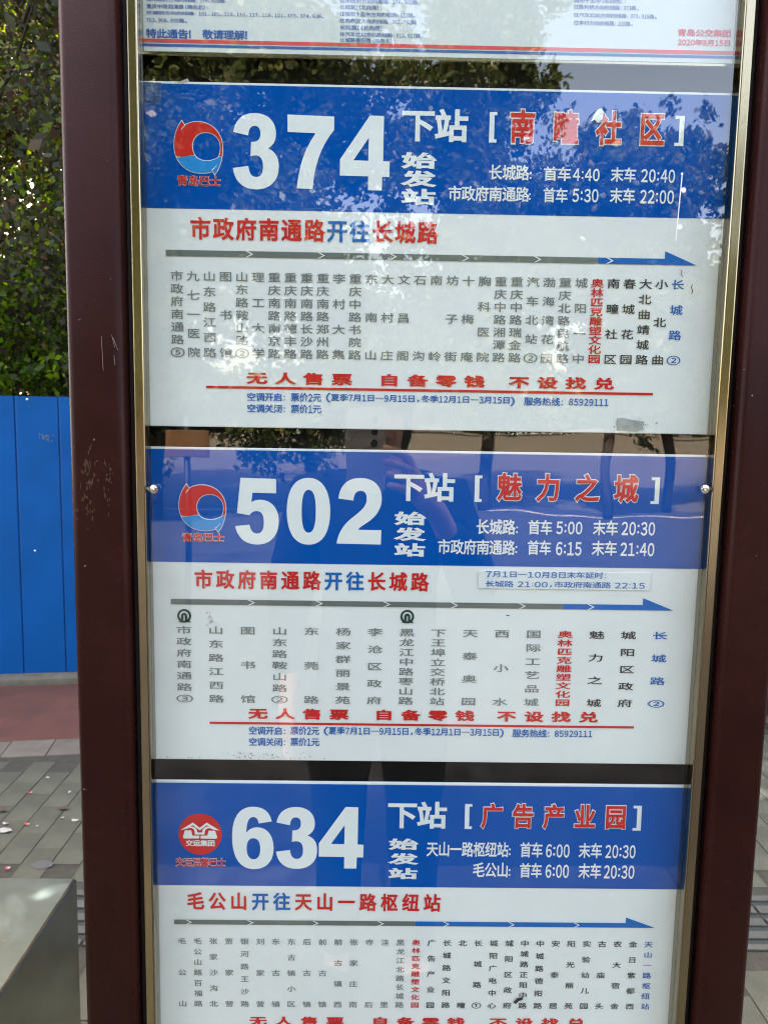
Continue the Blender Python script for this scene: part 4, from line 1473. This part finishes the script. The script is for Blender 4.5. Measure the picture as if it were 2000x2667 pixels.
# marks on the boards: peeled lettering, tape residue, scribbles, dirt
pp = [at(a, b) for a, b in ((1605, 1090), (1622, 1088), (1640, 1093), (1662, 1096), (1676, 1098), (1672, 1108), (1675, 1118), (1655, 1124), (1630, 1122), (1606, 1121), (1603, 1104))]
make('tape_residue', [(a, -.0006, b) for a, b in pp], [tuple(range(len(pp)))], M['smudge'], B1)
blotch(1650, 1106, 66, 24, M['smudge'], 5, 26, 'tape_residue', B1, -0.0007, 0.4)
blotch(545, 1612, 14, 24, M['smudge'], 6, 12, 'tape_residue', B2, -0.0006, .5)
blotch(700, 1964, 130, 8, M['smudge'], 7, 22, 'dirt', B2, -0.0006, .35)
blotch(640, 1973, 260, 5, M['smudge'], 8, 30, 'dirt', B2, -0.0006, .25)
blotch(1380, 1128, 260, 5, M['smudge'], 9, 40, 'dirt', B1, -0.0006, .3)
pts = [(1537, 318), (1545, 300), (1555, 287), (1565, 284), (1570, 296), (1566, 312), (1556, 322), (1546, 314)]
pp = [at(a, b) for a, b in pts]
make('peeled_patch', [(a, YT - .0014, b) for a, b in pp], [tuple(range(len(pp)))], M['white_mark'], B1)
pp = [at(a, b) for a, b in ((372, 214), (420, 216), (421, 274), (374, 270))]
make('clear_tape', [(a, YT + .0001, b) for a, b in pp], [(0, 1, 2, 3)], M['tape'], B1)
pp = [at(a, b) for a, b in ((453, 219), (492, 211), (496, 216), (470, 220))]
make('curled_edge', [(pp[0][0], -.0006, pp[0][1]), (pp[1][0], -.004, pp[1][1] + .0006), (pp[2][0], -.002, pp[2][1]), (pp[3][0], -.0006, pp[3][1])], [(0, 1, 2, 3)], M['white_mark'], B1)
for nm, pl, w, par in (('scribble', [(1770, 703), (1773, 710), (1770, 715), (1775, 722)], .0006, B1), ('scribble', [(1800, 742), (1797, 750), (1801, 757), (1799, 765)], .0008, B1),
                       ('scribble', [(1317, 1601), (1325, 1602)], .0009, B2), ('pen_mark', [(1340, 2608), (1348, 2600), (1357, 2598)], .0035, B3)):
    k = Ink(YT - .0012)
    strokes(k, [[at(a, b) for a, b in pl]], w)
    k.build(nm, M['ink'], par)
# doubled bright reflection drawn as a white line and dots on the glass
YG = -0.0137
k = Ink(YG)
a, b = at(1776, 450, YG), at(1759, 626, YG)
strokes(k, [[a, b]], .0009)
sc_ = k.build('scratch_and_glint', M['white_mark'], SG)
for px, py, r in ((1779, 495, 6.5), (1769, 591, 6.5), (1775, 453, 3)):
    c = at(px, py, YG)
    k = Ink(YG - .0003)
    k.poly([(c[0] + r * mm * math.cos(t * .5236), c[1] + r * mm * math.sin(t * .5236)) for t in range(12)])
    k.build('glint_dot', M['white_mark'], SG)

# ------------------------------------------------------------------ notice above
nz = (at(371, 141.6)[1] + at(1915, 160)[1]) / 2
NB = thing('notice_board', 'pale service notice with small blue print above the route boards', 'notice', (0, 0, nz))
MB().box(-0.2702, 0.2698, -0.0006, 0.002, nz, CT - .012, 0.0004).build('notice_sheet', M['paper'], NB)
MB().box(-0.2702, 0.2698, -0.003, 0.0024, nz - .0040, nz - .0004, .0008).build('bottom_edging', M['steel'], NB)
YN = -0.0010
for m_, nm, l0, l1, r0, r1 in (('nred', 'red_rule', 107, 117, 129.5, 137.5), ('nblue', 'blue_rule', 119.6, 126, 142, 149)):
    zz0 = (at(370, l0)[1] + at(1920, r0)[1]) / 2
    zz1 = (at(370, l1)[1] + at(1920, r1)[1]) / 2
    k = Ink(YN)
    k.poly([(-.2701, zz1), (.2697, zz1), (.2697, zz0), (-.2701, zz0)])
    k.build(nm, M[m_], NB)
k = Ink(YN)
N = [('往市政府方向的线路：374、605路', 382.5, 587, -7, 6), ('重庆中路湘潭路（南向北）：', 382.5, 549, 11.5, 24.5), ('往城阳方向的线路：101、105、115、116、117、118、121、373、374、636、', 382.5, 847, 29, 42), ('763、908、935路。', 382.5, 492, 47.6, 60)]
sl_ = 0.0155
for s_, a, b, t0, t1 in N:
    k.run(s_, (a, t0), (b, t1 + (b - a) * sl_), 0.012, dig=.5)
for s_, b, yc in (('往市政府方向的线路：374、502路', 1087, 4), ('长城路1（北向南）：', 999, 20), ('往城阳十五中方向的线路：613路。', 1085, 38), ('往高新区方向的线路：382、762路', 1085, 56), ('长城路1（北向南）', 999, 73), ('往汽车北站方向的线路：613、917路。', 1105, 91), ('长城路春阳路（南向北）：', 1034, 106)):
    k.run(s_, (885, yc - 6.5), (b, yc + 6.5 + (b - 885) * sl_), 0.012, dig=.5)
for s_, b, yc in (('城阳十五中（东向西）：', 1632, 3), ('往胜利桥方向的线路：373路。', 1664, 20), ('往汽车北站方向的线路：373、915路。', 1712, 41), ('往李村方向的线路：103路。', 1649, 61)):
    k.run(s_, (1493, yc - 6.5), (b, yc + 6.5 + (b - 1493) * sl_), 0.012, dig=.5)
k.run('特此通告！', (381.6, 76.5), (514, 103), 0.03)
k.run('敬请理解！', (528.4, 79), (660, 106), 0.03)
k.build('notice_lettering', M['nblue'], NB)
k = Ink(YN)
k.run('青岛公交集团', (1763, 77), (1901, 98), 0.03)
k.run('2020年9月15日', (1763, 103), (1901, 122), 0.03, dig=.56)
k.build('signature_lettering', M['nred'], NB)


# ------------------------------------------------------------------ photographer (behind the camera; mirrored in the glass)
def skin_mesh(name, verts, edges, radii, mat_, parent, root=0, sub=2, label=None):
    me = bpy.data.meshes.new(name)
    me.from_pydata([tuple(Vector(v) - origin(parent)) for v in verts], edges, [])
    ob = bpy.data.objects.new('tmp', me)
    COL.objects.link(ob)
    md = ob.modifiers.new('s', 'SKIN')
    md.use_smooth_shade = True
    for i, r in enumerate(radii):
        me.skin_vertices[0].data[i].radius = (r, r) if not hasattr(r, '__len__') else r
        me.skin_vertices[0].data[i].use_root = (i == root)
    s = ob.modifiers.new('u', 'SUBSURF')
    s.levels = sub
    dg = bpy.context.evaluated_depsgraph_get()
    out = bpy.data.meshes.new_from_object(ob.evaluated_get(dg))
    bpy.data.objects.remove(ob)
    out.materials.clear()
    out.materials.append(mat_)
    out.name = name
    o = bpy.data.objects.new(name, out)
    COL.objects.link(o)
    o.parent = parent
    if label:
        o['label'] = label
    return o


def chain(spec):
    """spec: list of (point, radius, parent index)"""
    return [p[0] for p in spec], [(i, p[2]) for i, p in enumerate(spec) if p[2] is not None], [p[1] for p in spec]


px_, py_ = -0.035, -1.27
PE = thing('person', 'photographer in a dark navy jacket holding up a silver phone', 'person', (px_, py_, 0))
B = [((px_, py_, .90), (.14, .10), None), ((px_, py_, 1.05), (.125, .09), 0), ((px_, py_ - .01, 1.22), (.15, .10), 1), ((px_, py_, 1.34), (.13, .085), 2), ((px_, py_ + .005, 1.42), (.05, .05), 3), ((px_, py_ + .02, 1.475), (.048, .05), 4),
     ((px_, py_ + .035, 1.52), (.062, .075), 5), ((px_, py_ + .03, 1.585), (.075, .092), 6), ((px_, py_ + .015, 1.645), (.06, .075), 7),
     # legs
     ((px_ - .09, py_, .84), .085, 0), ((px_ - .10, py_ + .02, .48), .055, 9), ((px_ - .105, py_, .30), .052, 10), ((px_ - .105, py_ - .02, .08), .038, 11), ((px_ - .11, py_ + .10, .04), .035, 12),
     ((px_ + .09, py_, .84), .085, 0), ((px_ + .10, py_ + .02, .48), .055, 14), ((px_ + .105, py_, .30), .052, 15), ((px_ + .105, py_ - .02, .08), .038, 16), ((px_ + .12, py_ + .10, .04), .035, 17),
     # left arm hanging
     ((px_ - .17, py_, 1.36), .052, 3), ((px_ - .225, py_ - .01, 1.10), .04, 19), ((px_ - .235, py_ + .05, .88), .027, 20), ((px_ - .235, py_ + .075, .80), .034, 21),
     # right arm raised to the phone
     ((px_ + .17, py_, 1.36), .052, 3), ((px_ + .235, py_ + .09, 1.135), .04, 23), ((.085, -.865, 1.36), .026, 24), ((.040, -.805, 1.425), .034, 25)]
n0 = len(B)
# right hand: four fingers wrap round the far edge of the phone, thumb on its screen
for k_, zf in enumerate((1.492, 1.470, 1.448, 1.427)):
    i0 = len(B)
    B += [((.012, -.785, zf - .008), .0110, 26), ((.002, -.758, zf), .0090, i0), ((-.018, -.7465, zf + .006), .0082, i0 + 1), ((-.040 + .004 * k_, -.7475, zf + .010), .0074, i0 + 2)]
i0 = len(B)
B += [((.022, -.800, 1.455), .0125, 26), ((-.008, -.788, 1.478), .0100, i0), ((-.036, -.780, 1.492), .0090, i0 + 1)]
# left hand fingers, slightly curled
for k_, dx in enumerate((.045, .022, 0.0, -.02)):
    i0 = len(B)
    B += [((px_ - .235 + .004, py_ + .075 + dx * .8, .765), .0095, 22), ((px_ - .228, py_ + .08 + dx, .735), .0085, i0), ((px_ - .215, py_ + .083 + dx, .71 + abs(dx) * .2), .0075, i0 + 1)]
i0 = len(B)
B += [((px_ - .215, py_ + .115, .80), .011, 22), ((px_ - .205, py_ + .135, .77), .009, i0)]
v_, e_, r_ = chain(B)
skin_mesh('body', v_, e_, r_, M['skin'], PE, 0, 2)
# head details
hx, hy, hz = px_, py_ + .03, 1.56


def ball(mb, c, r, n=10, m_=6):
    v, f = [], []
    for i in range(m_ + 1):
        a = math.pi * i / m_
        for j in range(n):
            b = 2 * math.pi * j / n
            v.append((c[0] + r[0] * math.sin(a) * math.cos(b), c[1] + r[1] * math.sin(a) * math.sin(b), c[2] + r[2] * math.cos(a)))
    for i in range(m_):
        for j in range(n):
            f.append((i * n + j, i * n + (j + 1) % n, (i + 1) * n + (j + 1) % n, (i + 1) * n + j))
    mb.add(v, f)


for s in (-1, 1):
    mb = MB()
    ball(mb, (hx + s * .030, hy + .080, hz + .015), (.013, .010, .009))
    mb.build('eye', M['lens'], PE, smooth=True)
    mb = MB()
    ball(mb, (hx + s * .078, hy - .005, hz), (.010, .022, .033))
    mb.build('ear', M['skin'], PE, smooth=True)
mb = MB()
ball(mb, (hx, hy + .098, hz - .012), (.013, .018, .024))
mb.build('nose', M['skin'], PE, smooth=True)
mb = MB()
ball(mb, (hx, hy + .084, hz - .05), (.024, .008, .007))
mb.build('mouth', M['lip'], PE, smooth=True)
mb = MB()
ball(mb, (hx, hy - .022, hz + .045), (.094, .105, .088), 20, 12)
ball(mb, (hx, hy - .065, hz - .02), (.085, .06, .09), 16, 10)
mb.build('hair', M['hair'], PE, smooth=True)
J = [((px_, py_, .72), (.19, .15), None), ((px_, py_, 1.05), (.16, .12), 0), ((px_, py_ - .01, 1.22), (.175, .125), 1), ((px_, py_, 1.35), (.15, .11), 2), ((px_, py_ + .01, 1.43), (.075, .075), 3),
     ((px_ - .18, py_, 1.365), .072, 3), ((px_ - .235, py_ - .01, 1.10), .062, 5), ((px_ - .24, py_ + .045, .90), .045, 6),
     ((px_ + .18, py_, 1.365), .072, 3), ((px_ + .245, py_ + .09, 1.13), .062, 8), ((.108, -.895, 1.325), .043, 9)]
v_, e_, r_ = chain(J)
skin_mesh('jacket', v_, e_, r_, M['jacket'], PE, 0, 2)
T = [((px_, py_, .96), (.15, .115), None), ((px_ - .095, py_, .80), .105, 0), ((px_ - .10, py_ + .02, .48), .075, 1), ((px_ - .105, py_ - .01, .11), .062, 2),
     ((px_ + .095, py_, .80), .105, 0), ((px_ + .10, py_ + .02, .48), .075, 4), ((px_ + .105, py_ - .01, .11), .062, 5)]
v_, e_, r_ = chain(T)
skin_mesh('trousers', v_, e_, r_, M['trousers'], PE, 0, 2)
for s in (-1, 1):
    mb = MB()
    ball(mb, (px_ + s * .112, py_ + .045, .045), (.05, .14, .05), 14, 8)
    mb.v = [(a, b, max(0.002, c)) for a, b, c in mb.v]
    mb.build('shoe', M['shoe'], PE, smooth=True)

PH = thing('phone', 'silver phone held up in the photographer right hand', 'phone', (-.068, -.760, 1.415))
pr = rounded(-.1055, -.0305, 1.417, 1.575, .010, 5)
n = len(pr)
v = [(a, -.7575, b) for a, b in pr] + [(a, -.7660, b) for a, b in pr]
make('phone_body', v, [tuple(range(n)), tuple(range(2 * n - 1, n - 1, -1))] + [(i, n + i, n + (i + 1) % n, (i + 1) % n) for i in range(n)], M['phone'], PH)
MB().box(-.1025, -.0335, -.7668, -.7662, 1.424, 1.568).build('screen', M['lens'], PH)
for cz in (1.55, 1.53, 1.51):
    mb = MB()
    xl = CAM[0]
    mb.tube([(xl, -.7574, cz), (xl, -.7560, cz)], [.0065, .0060], 16)
    mb.build('camera_lens', M['lens'], PH)
